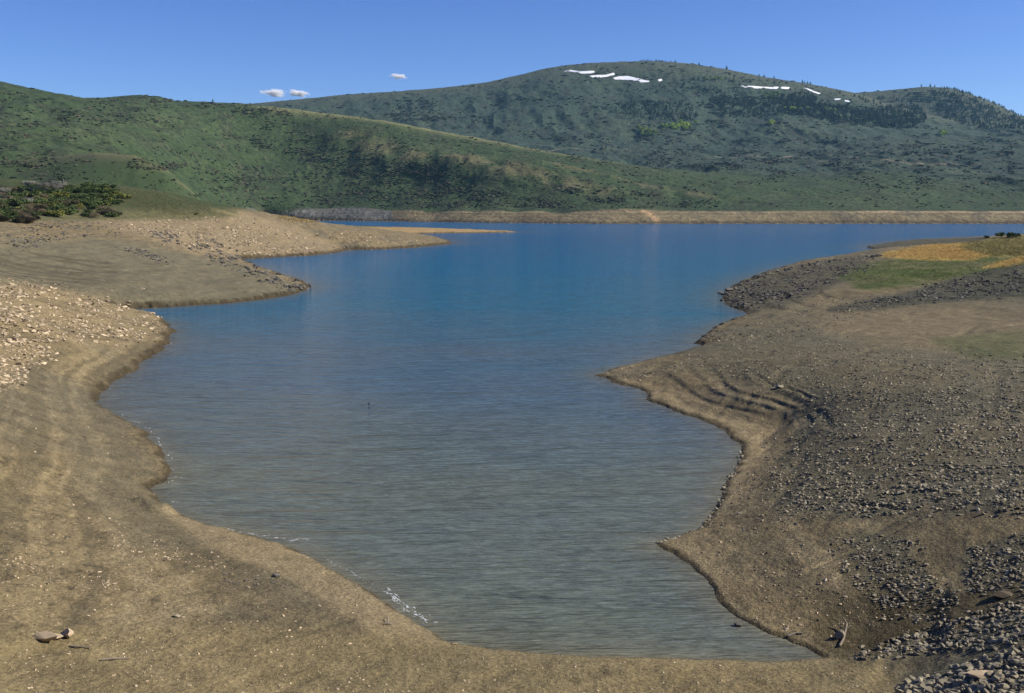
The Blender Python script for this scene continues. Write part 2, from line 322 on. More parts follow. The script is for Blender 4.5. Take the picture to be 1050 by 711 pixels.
# meadow on the right
GOLD = [(905,262.5),(925,257),(950,252),(985,250),(985,256),(1012,262),(1000,266),(940,265)]; MIXED = [(985,249.5),(1062,240),(1062,262),(1012,263),(985,256)]
mg = poly_soft(PX+12*nB+16*nA, PY+2.5*nB+2*nA, [(862,284),(905,268),(1000,262),(1060,256),(1060,270),(960,288),(890,296)], 6)*nearm
mixc(col(.085, .105, .026), mg*(.6+.5*sst(-.2, .3, nA)))
mo = poly_soft(PX+9*nB+14*nA, PY+1.6*nB, GOLD, 3)*nearm*(RR < 640); mo2 = poly_soft(PX+9*nB+14*nA, PY+1.6*nB, MIXED, 3)*nearm*(RR < 700)
mixc(col(.22, .18, .06), mo2*.9); mixc(col(.42, .27, .075), mo)
mixc(col(.42, .27, .075), poly_soft(PX, PY, [(1008,275),(1062,259),(1062,268),(1030,273)], 2)*nearm*.9)
mixc(col(.08, .10, .03), poly_soft(PX, PY, [(960,350),(1060,342),(1060,366),(1000,364)], 8)*nearm*.55)
dk = poly_soft(PX, PY, [(850,318),(930,302),(1000,282),(1060,270),(1060,302),(960,308),(900,316)], 5)*nearm
mixc(col(.06, .062, .042), dk*.8)
mixc(col(.10, .09, .06), poly_soft(PX, PY, [(888,254),(930,246),(1010,244),(1000,248),(950,252),(915,260)], 2)*(RR > 560)*(RR < 1000)*(SD > 0))
# hills
hm = np.where(PXC[:, None] < 300, sst(0, 1, (RR-760)/60), sst(0, 1, (RR-1150)/250))*(SD > 0); hm[:, rr < 760] = 0
HAB = np.zeros((NA, NR), np.float32)
jh = np.where(rr > 740)[0]
xs, ys = X[:, jh], Y[:, jh]
h1 = fbm(xs/330, ys/420, 5); h2 = fbm(xs/75+4, ys/95, 4); h3 = fbm(xs/26, ys/34, 3)
A3 = np.zeros(xs.shape+(3,), np.float32); A3[:] = col(.039, .060, .022)
def mx(c, m):
    m = np.clip(m, 0, 1)[..., None].astype(np.float32); A3[:] = A3+(c-A3)*m
mx(col(.068, .088, .036), sst(-.05, .35, h1+.4*h2)*.5)
h4 = fbm(xs/8, ys/11, 2)
mx(col(.036, .044, .022), sst(.0, .4, h2+.5*h3)*.7)
mx(col(.105, .105, .05), sst(.22, .5, h3+.5*h2)*.35)
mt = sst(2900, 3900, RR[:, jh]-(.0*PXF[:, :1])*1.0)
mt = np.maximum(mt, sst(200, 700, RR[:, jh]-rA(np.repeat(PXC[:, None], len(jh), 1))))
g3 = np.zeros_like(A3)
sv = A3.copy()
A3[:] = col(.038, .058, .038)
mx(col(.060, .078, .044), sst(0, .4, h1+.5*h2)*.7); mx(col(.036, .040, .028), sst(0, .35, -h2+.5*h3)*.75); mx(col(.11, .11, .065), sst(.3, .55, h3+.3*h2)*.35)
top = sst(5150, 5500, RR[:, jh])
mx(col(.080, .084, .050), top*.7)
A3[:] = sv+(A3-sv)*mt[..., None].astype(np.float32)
mx(col(.018, .030, .016), sst(.12, .4, h4+.45*h2+.2*h1)*.75)
# dry grass along the spur crests
for sp, wd, k in [(SPUR1, 50, .45), (SPUR2, 30, .5), (SPUR3, 24, .4)]:
    mx(col(.19, .165, .075), np.exp(-(polyd(xs, ys, sp)/wd)**2)*k*sst(-.35, .15, h2+h3*.4))
kAh = rA(np.repeat(PXC[:, None], len(jh), 1))
pxh = np.repeat(PXC[:, None], len(jh), 1)
mx(col(.17, .165, .07), np.exp(-((RR[:, jh]-kAh+40)/45)**2)*sst(235, 300, pxh)*(1-sst(500, 700, pxh))*.8)
# dirt tracks on the mountain
for pts, wd in [([(733,3750),(760,3720),(800,3700),(850,3690)], 7), ([(870,3450),(878,3560),(890,3620),(930,3600)], 8), ([(520,3900),(600,3950),(650,3900)], 6), ([(1000,3300),(940,3380),(900,3400)], 6)]:
    mx(col(.27, .21, .13), np.exp(-(polyd(xs, ys, pts)/wd)**2)*.8)
# drawdown belt along the far shore
rs_ = rS(pxh); belt = (1-sst(.94, 1.04, (RR[:, jh]-rs_)/rBd(pxh)+.10*h3+.06*h2))*sst(240, 262, pxh)*(RR[:, jh] > 1400)
bc = np.where(sst(385, 420, pxh)[..., None] > .5, col(.170, .135, .070), col(.125, .12, .098)).astype(np.float32)
bz = perlin(Z[:, jh]*.35+.4*h2, h2*0)[..., None]
bc = bc*(1+.25*h3[..., None]+.2*h2[..., None]+.45*bz).astype(np.float32)
m_ = np.clip(belt, 0, 1)[..., None]; A3[:] = A3+(bc-A3)*m_
mx(col(.34, .245, .13), belt*np.exp(-((RR[:, jh]-rs_-rBd(pxh)*.92)/7)**2)*sst(860, 900, pxh)*.9)
mx(col(.40, .26, .13), belt*np.exp(-(polyd(xs, ys, [(660,1770),(690,1668)])/6)**2)*.9)
mx(col(.075, .07, .05), belt*sst(.1, .4, h2)*sst(620, 660, pxh)*.6)
wt = 1-sst(2, 14, SD[:, jh]); mx(col(.06, .045, .025), wt*.9)
ALB[:, jh] = ALB[:, jh]+(A3-ALB[:, jh])*hm[:, jh][..., None].astype(np.float32)
near_r = (hm < .5)[..., None]; ALB = np.where(near_r, ALB*col(.72, .735, .655), ALB)
ALB = np.clip(ALB, .01, .7)

# ------------------------------------------------------------------ materials
def mat(name):
    m = bpy.data.materials.new(name); m.use_nodes = True; nt = m.node_tree
    return m, nt, nt.nodes['Principled BSDF']
def nd(nt, t, **k):
    n = nt.nodes.new(t)
    for a, v in k.items(): setattr(n, a, v)
    return n
def noise(nt, vec, scale, detail=4, rough=.55):
    n = nd(nt, 'ShaderNodeTexNoise'); n.inputs['Scale'].default_value = scale; n.inputs['Detail'].default_value = detail; n.inputs['Roughness'].default_value = rough
    if vec is not None: nt.links.new(vec, n.inputs['Vector'])
    return n.outputs['Fac']
def mapr(nt, v, a, b, c, d):
    n = nd(nt, 'ShaderNodeMapRange'); nt.links.new(v, n.inputs[0])
    for i, q in enumerate((a, b, c, d)): n.inputs[i+1].default_value = q
    return n.outputs[0]
def mul(nt, a, b, op='MULTIPLY'):
    n = nd(nt, 'ShaderNodeMath', operation=op)
    for i, q in enumerate((a, b)):
        if isinstance(q, (int, float)): n.inputs[i].default_value = q
        else: nt.links.new(q, n.inputs[i])
    return n.outputs[0]

def ground_mat(name, scales, bump_d, vmin, vmax):
    m, nt, p = mat(name)
    at = nd(nt, 'ShaderNodeAttribute', attribute_name='albedo'); geo = nd(nt, 'ShaderNodeNewGeometry')
    n1 = noise(nt, geo.outputs['Position'], scales[0], 6, .62); n2 = noise(nt, geo.outputs['Position'], scales[1], 5, .6)
    v = mul(nt, mapr(nt, n1, .3, .7, vmin, vmax), mapr(nt, n2, .3, .7, .8, 1.2))
    mx_ = nd(nt, 'ShaderNodeVectorMath', operation='SCALE'); nt.links.new(at.outputs['Color'], mx_.inputs[0]); nt.links.new(v, mx_.inputs['Scale'])
    nt.links.new(mx_.outputs[0], p.inputs['Base Color'])
    b = nd(nt, 'ShaderNodeBump'); b.inputs['Strength'].default_value = .9; b.inputs['Distance'].default_value = bump_d
    nt.links.new(mul(nt, n1, mul(nt, n2, .6), 'ADD'), b.inputs['Height']); nt.links.new(b.outputs[0], p.inputs['Normal'])
    p.inputs['Roughness'].default_value = .95; p.inputs['Specular IOR Level'].default_value = .15
    return m
M_ground = ground_mat('dry_lakebed', (4.2, .55), .17, .58, 1.42)
M_hills = ground_mat('sagebrush_hillside', (.12, .028), 5.0, .6, 1.4)

def vcol_mat(name, attr='tint', rough=.9):
    m, nt, p = mat(name)
    at = nd(nt, 'ShaderNodeAttribute', attribute_name=attr); geo = nd(nt, 'ShaderNodeNewGeometry')
    n1 = noise(nt, geo.outputs['Position'], 3.0, 3)
    s = nd(nt, 'ShaderNodeVectorMath', operation='SCALE'); nt.links.new(at.outputs['Color'], s.inputs[0]); nt.links.new(mapr(nt, n1, .3, .7, .7, 1.3), s.inputs['Scale'])
    nt.links.new(s.outputs[0], p.inputs['Base Color']); p.inputs['Roughness'].default_value = rough; p.inputs['Specular IOR Level'].default_value = .2
    return m
def rnd_mat(name, c0, c1, scale=4.0, rough=.9, bump=0):
    """colour varies from object to object and over each surface"""
    m, nt, p = mat(name)
    oi = nd(nt, 'ShaderNodeObjectInfo'); tc = nd(nt, 'ShaderNodeTexCoord')
    n1 = noise(nt, tc.outputs['Object'], scale, 4)
    f = mul(nt, mul(nt, oi.outputs['Random'], .6), mul(nt, n1, .5), 'ADD')
    mx_ = nd(nt, 'ShaderNodeMix', data_type='RGBA'); nt.links.new(f, mx_.inputs['Factor']); mx_.inputs['A'].default_value = (*c0, 1); mx_.inputs['B'].default_value = (*c1, 1)
    nt.links.new(mx_.outputs['Result'], p.inputs['Base Color']); p.inputs['Roughness'].default_value = rough; p.inputs['Specular IOR Level'].default_value = .2
    if bump:
        b = nd(nt, 'ShaderNodeBump'); b.inputs['Strength'].default_value = .7; b.inputs['Distance'].default_value = bump
        nt.links.new(n1, b.inputs['Height']); nt.links.new(b.outputs[0], p.inputs['Normal'])
    return m

# ------------------------------------------------------------------ mesh helpers
def mesh_np(name, V, Fc, mats, smooth=False, nper=None):
    """V (n,3); Fc (m,k) index array, all faces with k corners"""
    me = bpy.data.meshes.new(name); k = Fc.shape[1]
    me.vertices.add(len(V)); me.vertices.foreach_set('co', np.ascontiguousarray(V, np.float32).ravel())
    me.loops.add(Fc.size); me.loops.foreach_set('vertex_index', np.ascontiguousarray(Fc, np.int32).ravel())
    me.polygons.add(len(Fc)); me.polygons.foreach_set('loop_start', np.arange(0, Fc.size, k, dtype=np.int32))
    me.polygons.foreach_set('use_smooth', np.full(len(Fc), smooth, bool))
    for m in (mats if isinstance(mats, (list, tuple)) else [mats]): me.materials.append(m)
    me.update(calc_edges=True); return me
def set_col(me, name, Cc):
    a = me.attributes.new(name, 'FLOAT_COLOR', 'POINT')
    a.data.foreach_set('color', np.ascontiguousarray(np.concatenate([Cc, np.ones((len(Cc), 1))], 1), np.float32).ravel())
def link(name, me, loc=(0,0,0), label=None, cat=None, group=None, kind=None, parent=None):
    o = bpy.data.objects.new(name, me); C.objects.link(o); o.location = loc
    if label: o['label'] = label
    if cat: o['category'] = cat
    if group: o['group'] = group
    if kind: o['kind'] = kind
    if parent: o.parent = parent
    return o

# terrain: normals over the whole sheet, then ground and hills as two neighbouring sheets
P3 = np.stack([X, Y, Z], -1)
da = np.empty_like(P3); da[1:-1] = P3[2:]-P3[:-2]; da[0] = P3[1]-P3[-1]; da[-1] = P3[0]-P3[-2]
dr = np.empty_like(P3); dr[:, 1:-1] = P3[:, 2:]-P3[:, :-2]; dr[:, 0] = P3[:, 1]-P3[:, 0]; dr[:, -1] = P3[:, -1]-P3[:, -2]
N3 = np.cross(da, dr); N3 /= np.linalg.norm(N3, axis=-1, keepdims=True)+1e-12
if N3[NA//2, 600, 2] < 0: N3 = -N3
def sheet(name, j0, j1, m, label):
    n = j1-j0; V = P3[:, j0:j1].reshape(-1, 3)
    i = np.arange(NA)[:, None]; j = np.arange(n-1)[None]
    i2 = (i+1) % NA
    Fq = np.stack([i*n+j, i*n+j+1, i2*n+j+1, i2*n+j], -1).reshape(-1, 4)
    Fq = Fq[:, ::-1]
    me = mesh_np(name, V, Fq, m, True); set_col(me, 'albedo', ALB[:, j0:j1].reshape(-1, 3))
    me.normals_split_custom_set_from_vertices(N3[:, j0:j1].reshape(-1, 3).astype(np.float32))
    return link(name, me, label=label, cat='terrain', kind='structure')
JS = int(np.searchsorted(rr, 1450))
sheet('ground', 0, JS+1, M_ground, 'bare tan and gravelly drawdown banks round the inlet')
sheet('hills', JS, NR, M_hills, 'green and brown sagebrush hills and mountain beyond the reservoir')
print('terrain built')

# first ground hit along a line of sight
ELEV = (Z-H)/RR; CM = np.maximum.accumulate(np.where(rr[None] < 38, -9, ELEV), 1)
def hit(px, py):
    dx, dy, dz = ray(px, py); a = math.atan2(dx, dy); e = dz/math.hypot(dx, dy)
    i = int(np.clip(np.searchsorted(az, a), 1, NA-1)); t = (a-az[i-1])/(az[i]-az[i-1])
    cm = CM[i] if t > .5 else CM[i-1]
    j = int(np.searchsorted(cm, e))
    if j >= NR-2 or j < 1: return None
    return Vector((rr[j]*math.sin(a), rr[j]*math.cos(a), hz(a, rr[j])))
def hz(a, r):
    i = int(np.clip(np.searchsorted(az, a), 1, NA-1)); j = int(np.clip(np.searchsorted(rr, r), 1, NR-1))
    t = (a-az[i-1])/(az[i]-az[i-1]); u = (r-rr[j-1])/(rr[j]-rr[j-1])
    return float((Z[i-1,j-1]*(1-t)+Z[i,j-1]*t)*(1-u)+(Z[i-1,j]*(1-t)+Z[i,j]*t)*u)
def ground_z(x, y): return hz(math.atan2(x, y), math.hypot(x, y))
def skyline(px, rmin, rmax, back=0):
    """the crest seen along a bearing between two ranges"""
    a = float(az_of(px)); i = int(np.clip(np.searchsorted(az, a), 1, NA-1)); j0, j1 = np.searchsorted(rr, [rmin, rmax])
    j = j0+int(np.argmax(ELEV[i, j0:j1])); r = rr[j]+back
    return Vector((r*math.sin(a), r*math.cos(a), hz(a, r)))

# ------------------------------------------------------------------ water
def water_mat():
    m, nt, p = mat('reservoir_water')
    geo = nd(nt, 'ShaderNodeNewGeometry'); P = geo.outputs['Position']
    sx = nd(nt, 'ShaderNodeSeparateXYZ'); nt.links.new(P, sx.inputs[0])
    def waves(kx, ky, scale, det=3, rot=.0):
        mp = nd(nt, 'ShaderNodeMapping'); mp.inputs['Scale'].default_value = (kx, ky, 1); mp.inputs['Rotation'].default_value = (0, 0, rot); nt.links.new(P, mp.inputs['Vector'])
        return noise(nt, mp.outputs[0], scale, det, .6)
    w1 = waves(.06, .50, 1.0, 4, .05); w2 = waves(.22, 1.0, 1.0, 4, -.08); w3 = waves(.012, .07, 1.0, 3, .03)
    # suspended silt thick in the inlet; clear beyond, sky reflection painted into the blue
    big = waves(.006, .012, 1.0, 3)
    t = mul(nt, sx.outputs['Y'], mapr(nt, big, .3, .7, -45, 45), 'ADD')
    cr = nd(nt, 'ShaderNodeValToRGB'); nt.links.new(mapr(nt, t, 50, 800, 0, 1), cr.inputs[0])
    e = cr.color_ramp.elements
    e[0].position = 0; e[0].color = (.122, .138, .105, 1); e[1].position = 1; e[1].color = (.002, .105, .245, 1)
    for q, c in [(.06, (.108, .138, .130, 1)), (.14, (.078, .132, .18, 1)), (.27, (.024, .138, .228, 1)), (.5, (.004, .126, .25, 1))]:
        x = e.new(q); x.color = c
    at = nd(nt, 'ShaderNodeAttribute', attribute_name='shoal'); sm = nd(nt, 'ShaderNodeMix', data_type='RGBA'); nt.links.new(mul(nt, at.outputs['Fac'], .6), sm.inputs['Factor'])
    nt.links.new(cr.outputs[0], sm.inputs['A']); sm.inputs['B'].default_value = (.17,.145,.085,1); nt.links.new(sm.outputs['Result'], p.inputs['Base Color'])
    h = mul(nt, mul(nt, w1, 3.2), mul(nt, w2, .7), 'ADD'); h = mul(nt, h, mul(nt, w3, 1.3), 'ADD')
    b = nd(nt, 'ShaderNodeBump'); b.inputs['Strength'].default_value = 1.0; b.inputs['Distance'].default_value = .85
    nt.links.new(h, b.inputs['Height']); nt.links.new(b.outputs[0], p.inputs['Normal'])
    p.inputs['Roughness'].default_value = .10; p.inputs['IOR'].default_value = 1.33; p.inputs['Specular IOR Level'].default_value = .5
    return m
M_water = water_mat()
wi = np.where(np.abs(az) < 60*D2R)[0]; wj = np.where((rr > 44) & (rr < 2590))[0][::2]
WX, WY, WS = X[np.ix_(wi, wj)], Y[np.ix_(wi, wj)], SD[np.ix_(wi, wj)]
ni, njw = len(wi), len(wj)
ii, jj_ = np.meshgrid(np.arange(ni-1), np.arange(njw-1), indexing='ij')
mn = np.minimum.reduce([WS[:-1,:-1], WS[1:,:-1], WS[:-1,1:], WS[1:,1:]]); kp = mn < 2.0
Fq = np.stack([ii*njw+jj_, ii*njw+jj_+1, (ii+1)*njw+jj_+1, (ii+1)*njw+jj_], -1)[kp][:, ::-1]
used = np.unique(Fq); rem = np.zeros(ni*njw, np.int64); rem[used] = np.arange(len(used))
Vw = np.stack([WX.ravel(), WY.ravel(), np.zeros(ni*njw)], -1)[used]
me = mesh_np('water', Vw, rem[Fq], M_water, True)
shoal = np.exp(-np.maximum(-WS, 0)/(.016*np.hypot(WX, WY)+.3)).ravel()[used]
set_col(me, 'shoal', np.repeat(shoal[:, None], 3, 1))
link('water', me, label='wind-rippled blue and silty green reservoir water', cat='water', kind='structure')

# ------------------------------------------------------------------ rocks
def rock_shape(seed, flat=1.0, n=13):
    r = random.Random(seed); bm = bmesh.new()
    for i in range(n):
        v = Vector((r.gauss(0,1), r.gauss(0,1), r.gauss(0,1))).normalized()*r.uniform(.75, 1.1)
        bm.verts.new((v.x*r.uniform(.8,1.05), v.y*.82, v.z*.62*flat))
    res = bmesh.ops.convex_hull(bm, input=bm.verts)
    bmesh.ops.delete(bm, geom=[g for g in res['geom_interior'] if isinstance(g, bmesh.types.BMVert)], context='VERTS')
    bmesh.ops.triangulate(bm, faces=bm.faces); bm.verts.index_update()
    V = np.array([v.co[:] for v in bm.verts]); T = np.array([[v.index for v in f.verts] for f in bm.faces]); bm.free()
    return V, T
ROCKS = [rock_shape(i, .8+.05*(i % 6)) for i in range(18)]
M_rock = {'grey': rnd_mat('grey_stone', (.11,.096,.062), (.32,.28,.19), 2.5, bump=.05), 'pale': rnd_mat('pale_buff_stone', (.19,.145,.085), (.50,.39,.25), 2.5, bump=.05), 'brown': rnd_mat('earthy_stone', (.04,.032,.018), (.11,.088,.055), 2.5, bump=.05), 'dark': rnd_mat('dark_stone', (.05,.048,.040), (.17,.155,.125), 2.5, bump=.05)}
PAL = {'clod': ((.06,.05,.03), (.34,.27,.16)), 'grey': ((.07,.060,.036), (.33,.285,.19)), 'pale': ((.15,.115,.07), (.52,.41,.265)), 'dark': ((.04,.039,.033), (.16,.145,.115))}
REG = [  # outline, number per unit area, size range in metres, tone, group, label
 ([(868,675),(915,659),(960,641),(1062,612),(1062,655),(1000,668),(940,672),(880,678)], .24, (.10,.52), 'grey', 'grey rocks in the riprap band above the bottom right beach', 'grey angular rock in the stony band above the strip of beach at the bottom right'),
 ([(930,700),(985,683),(1062,662),(1062,722),(915,718)], .15, (.15,.75), 'grey', 'boulders in the bottom right corner', 'grey slabby boulder in the pile at the bottom right corner below the beach strip'),
 ([(850,556),(940,550),(948,590),(985,615),(960,640),(905,630),(868,592)], .45, (.07,.40), 'grey', 'stones in the dark gravel patch below the wheel tracks', 'small grey stone in the dark gravel patch below the wheel tracks on the right bank'),
 ([(1000,562),(1062,546),(1062,612),(985,612)], .45, (.07,.42), 'grey', 'stones by the right edge beside the sandy ramp', 'grey stone on the gravel right of the sandy ramp at the right edge'),
 ([(745,352),(830,338),(900,362),(1062,372),(1062,528),(960,516),(900,532),(800,520),(785,470),(835,440),(830,402),(745,386),(722,372)], .65, (.09,.50), 'grey', 'stones strewn over the wide gravel slope of the right bank', 'grey stone strewn on the wide gravel slope of the right bank'),
 ([(690,470),(760,462),(800,500),(850,530),(800,545),(735,548),(700,556),(740,505)], .18, (.08,.4), 'grey', 'stones on the sandy notch of the right bank', 'grey brown stone by the sandy notch of the right bank shore'),
 ([(612,385),(640,377),(720,362),(790,388),(700,384),(655,393),(630,392)], .11, (.25,.7), 'grey', 'rocks on the pointed spit of the right bank', 'weathered rock lying on the pointed spit of the right bank'),
 ([(715,352),(768,323),(850,300),(930,310),(880,330),(800,345),(740,360)], .30, (.2,.8), 'grey', 'rocks between the two points of the right bank', 'grey rock on the slope between the two points of the right bank'),
 ([(742,302),(800,283),(870,269),(900,272),(830,297),(800,311),(760,318),(745,310)], .60, (.4,1.5), 'dark', 'boulders on the far point of the right bank', 'dark boulder on the far rocky point of the right bank'),
 ([(850,318),(930,301),(1000,281),(1062,271),(1062,300),(960,308),(900,313)], .55, (.35,1.2), 'dark', 'dark rocks on the low rise under the meadow', 'dark rock on the low rise just below the green meadow'),
 ([(-12,284),(60,293),(130,313),(170,329),(160,345),(110,350),(60,352),(20,392),(-12,405)], .5, (.22,1.25), 'pale', 'pale rocks on the near left bank', 'pale buff rock lit by the sun on the near left bank'),
 ([(110,228),(240,223),(300,240),(330,258),(250,263),(200,257),(150,240)], .5, (.6,2.3), 'pale', 'pale rocks on the slope below the green knoll', 'pale rock on the stony slope below the green knoll on the left'),
 ([(150,237),(200,239),(235,256),(266,274),(319,295),(302,298),(255,283),(215,263)], .45, (.9,2.6), 'dark', 'dark rocks along the ridge of the left peninsula', 'dark rock in the line running along the left peninsula to its tip'),
 ([(118,254),(135,253),(180,268),(176,273),(140,262)], .5, (.8,2.0), 'dark', 'dark rocks in the short band on the left peninsula', 'dark rock in the short diagonal band on the left peninsula'),
 ([(30,226),(130,229),(130,240),(60,246),(0,262),(-10,250)], .2, (.7,1.9), 'dark', 'dark rocks on the flats below the thicket', 'dark rock on the flats below the brushy thicket at the left'),
 ([(330,236),(440,244),(460,249),(400,254),(345,257),(310,246)], .15, (1.0,2.4), 'pale', 'rocks on the far left peninsula tip', 'light rock on the far left peninsula behind the stony slope'),
 ([(70,545),(150,550),(232,572),(232,588),(140,572)], .07, (.14,.36), 'pale', 'stones in the scatter above the left beach', 'small pale stone in the scatter above the narrow left beach'),
 ([(-10,565),(110,590),(130,612),(60,602),(-10,600)], .06, (.13,.32), 'pale', 'stones at the lower left edge', 'small pale stone on the bare ground at the lower left edge'),
 ([(222,588),(300,596),(296,607),(222,600)], .05, (.16,.42), 'dark', 'dark stones in a line above the left beach', 'small dark stone in the short line above the left beach'),
 ([(-10,610),(440,662),(900,690),(920,715),(-10,715)], .05, (.04,.22), 'pale', 'pebbles on the near beach', 'small stone on the near beach along the bottom'),
 ([(-10,400),(100,420),(150,500),(260,556),(420,650),(200,640),(-10,600)], .022, (.06,.3), 'pale', 'loose stones on the left mud bank', 'loose small stone on the smooth mud bank at the left'),
 ([(700,550),(850,560),(860,600),(900,640),(860,668),(760,630),(700,575)], .05, (.06,.32), 'pale', 'loose stones on the sandy right shore', 'loose small stone on the sandy shore at the lower right'),
]
REG += [([(-12,400),(100,420),(150,500),(260,556),(420,650),(640,676),(900,682),(930,715),(-12,715)], .20, (.025,.11), 'clod', 'clods', 'small clod of dried mud on the near shore'),
 ([(690,552),(760,470),(850,540),(930,545),(860,600),(930,640),(860,668),(760,632),(700,577)], .20, (.03,.13), 'clod', 'clods', 'small clod of dried mud on the near shore'),
 ([(-12,350),(100,350),(150,360),(105,400),(150,500),(60,420),(-12,400)], .10, (.08,.25), 'clod', 'clods', 'small clod of dried mud on the near shore')]
inst = []
for gi, (poly, dens, (s0, s1), tone, grp, lab) in enumerate(REG):
    P = np.array(poly, float); x0, y0 = P.min(0); x1, y1 = P.max(0)
    n = int((x1-x0)*(y1-y0)*dens); xs_ = rng.uniform(x0, x1, n); ys_ = rng.uniform(y0, y1, n)
    ok = in_poly(xs_+rng.normal(0, .035*(x1-x0), n), ys_+rng.normal(0, .035*(y1-y0), n), poly)
    keep = sst(-.42, .18, fbm(xs_/26+gi*7+ys_/40, ys_/9+3*gi, 3)) if gi not in (0, 1) else np.ones(n)
    ok &= rng.random(n) < .12+.88*keep
    for x, y in zip(xs_[ok], ys_[ok]):
        h = hit(x, y)
        if h is None or h.z < .02 or h.length > 1300: continue
        s = s0+(s1-s0)*rng.random()**(2.0 if tone == 'dark' else 3.2 if gi < 2 else 4.0)
        inst.append((gi, h, s, s/h.length))
for k in range(150):
    t = rng.random(); E = [(742,302),(770,287),(790,280),(812,274),(838,269.5),(862,266),(885,263.5),(905,261.5)]; q = int(t*7); f = t*7-q
    h = hit(lerp(E[q][0], E[q+1][0], f)+rng.normal(0, 1.5), lerp(E[q][1], E[q+1][1], f)+abs(rng.normal(.5, 1.2)))
    if h is not None and h.length < 700: inst.append((8, h, rng.uniform(.7, 2.2), .9/h.length))
# the water's edge of the right bank
edge_px = [(760,463),(757,476),(750,488),(742,501),(738,514),(731,529),(722,541),(705,549),(684,555),(676,559)]
for (ax, ay), (bx, by) in zip(edge_px[:-1], edge_px[1:]):
    for k in range(9):
        t = rng.random(); x, y = unp(lerp(ax, bx, t)+rng.normal(0, 2), lerp(ay, by, t)+rng.normal(0, 1))
        h = Vector((x, y, ground_z(x, y)))
        if h.z > -.3: inst.append((5, Vector((x, y, max(h.z, 0))), rng.uniform(.15, .5), .3/h.length))
order = sorted(range(len(inst)), key=lambda k: -inst[k][3]*(REG[inst[k][0]][3] != 'clod'))
big_n = 285; bigset = set(order[:big_n])
ROCK_ME = {}
for tone in M_rock:
    for v, (V, T) in enumerate(ROCKS): ROCK_ME[tone, v] = mesh_np('rock', V*.5, T, M_rock[tone])
for k in order[:big_n]:
    gi, h, s, _ = inst[k]; r = REG[gi]
    o = link('rock', ROCK_ME[r[3], int(rng.integers(18))], h+Vector((0, 0, .03*s)), r[5], 'rock', r[4])
    o.scale = (s*rng.uniform(.9, 1.35), s*rng.uniform(.8, 1.1), s*rng.uniform(.7, 1.1)); o.rotation_euler = (rng.normal(0, .25), rng.normal(0, .25), rng.uniform(0, 6.28))
def scatter(name, items, shapes, m, label, cat, attr='tint'):
    """many small solids in one mesh: items = (pos, scale3, rotz, tilt, colour, variant)"""
    Vs, Fs, Cs, off = [], [], [], 0
    for pos, sc, rz, tl, c, v in items:
        V, T = shapes[v]; c_, s_ = math.cos(rz), math.sin(rz)
        W = V*np.array(sc)
        W = np.stack([W[:,0]*c_-W[:,1]*s_, W[:,0]*s_+W[:,1]*c_, W[:,2]+tl*W[:,0]], 1)+np.array(pos)
        Vs.append(W); Fs.append(T+off); Cs.append(np.repeat(np.array(c)[None], len(V), 0)); off += len(V)
    me = mesh_np(name, np.concatenate(Vs), np.concatenate(Fs), m); set_col(me, attr, np.concatenate(Cs))
    return link(name, me, label=label, cat=cat, kind='stuff')
M_st = vcol_mat('gravel_stones')
its = []
for k in order[big_n:]:
    gi, h, s, _ = inst[k]; a, b = PAL[REG[gi][3]]; t = rng.random()
    its.append((h+Vector((0, 0, .03*s)), (.5*s*rng.uniform(.9,1.4), .5*s, .5*s*rng.uniform(.7,1.1)), rng.uniform(0, 6.28), rng.normal(0, .2), [lerp(a[i], b[i], t) for i in range(3)], int(rng.integers(18))))
print('rocks', len(inst))
scatter('loose_stones', its, ROCKS, M_st, 'countless smaller grey and buff stones strewn over the banks', 'stones')

# larger single rocks and pieces of driftwood
def big_rock(px, py, size, tone, label, flat=1.0, seed=0, z=None, cat='rock', name='boulder', rot=0):
    V, T = rock_shape(seed+100, flat, 26)
    if z is None: h = hit(px, py)
    else: x, y = unp(px, py, z); h = Vector((x, y, z))
    o = link(name, mesh_np(name, V*.5, T, M_rock[tone]), h+Vector((0, 0, .16*size[2])), label, cat); o.scale = size; o.rotation_euler = (.1, .05, rot); return o
big_rock(862, 655, (.75,.65,1.0), 'grey', 'rounded brownish boulder in the damp brown hollow at the lower right', seed=1)
big_rock(757, 642, (.75,.6,.5), 'dark', 'dark wet rock standing in the water just off the lower right shore', seed=2, z=0)
big_rock(1028, 613, (1.5,1.0,.6), 'brown', 'big dark boulder at the right edge above the stony band', seed=3)
big_rock(748, 299, (3.4,2.2,2.4), 'dark', 'largest dark boulder at the tip of the far right point', seed=4)
big_rock(738, 301, (2.0,1.6,1.2), 'dark', 'low dark boulder in the water off the far right point', seed=5, z=0)
big_rock(741, 309, (1.8,1.6,1.5), 'dark', 'dark boulder at the water just below the largest boulder of the far right point', seed=6, z=0)
big_rock(779, 285, (2.6,2.0,2.4), 'dark', 'upright dark boulder on the skyline of the far right point', seed=7)
big_rock(181, 633, (.55,.4,.35), 'grey', 'lone grey stone on the open mud in the lower left', seed=8)
big_rock(283, 592, (.55,.5,.55), 'dark', 'lone dark stone at the right end of the stone line above the left beach', seed=9)
big_rock(799, 399, (1.3,1.0,.8), 'grey', 'grey boulder sitting on the wave-cut benches of the right bank', seed=10)
big_rock(1010, 694, (2.0,1.2,.55), 'pale', 'flat pale slab among the boulders in the bottom right corner', .7, seed=11)
big_rock(466, 661, (.45,.3,.25), 'pale', 'pale stone at the water line where the near beach begins', seed=12)
big_rock(146, 297, (1.6,1.3,1.0), 'pale', 'pale block among the rocks near the crest of the near left bank', seed=13) if hit(146, 324) else None
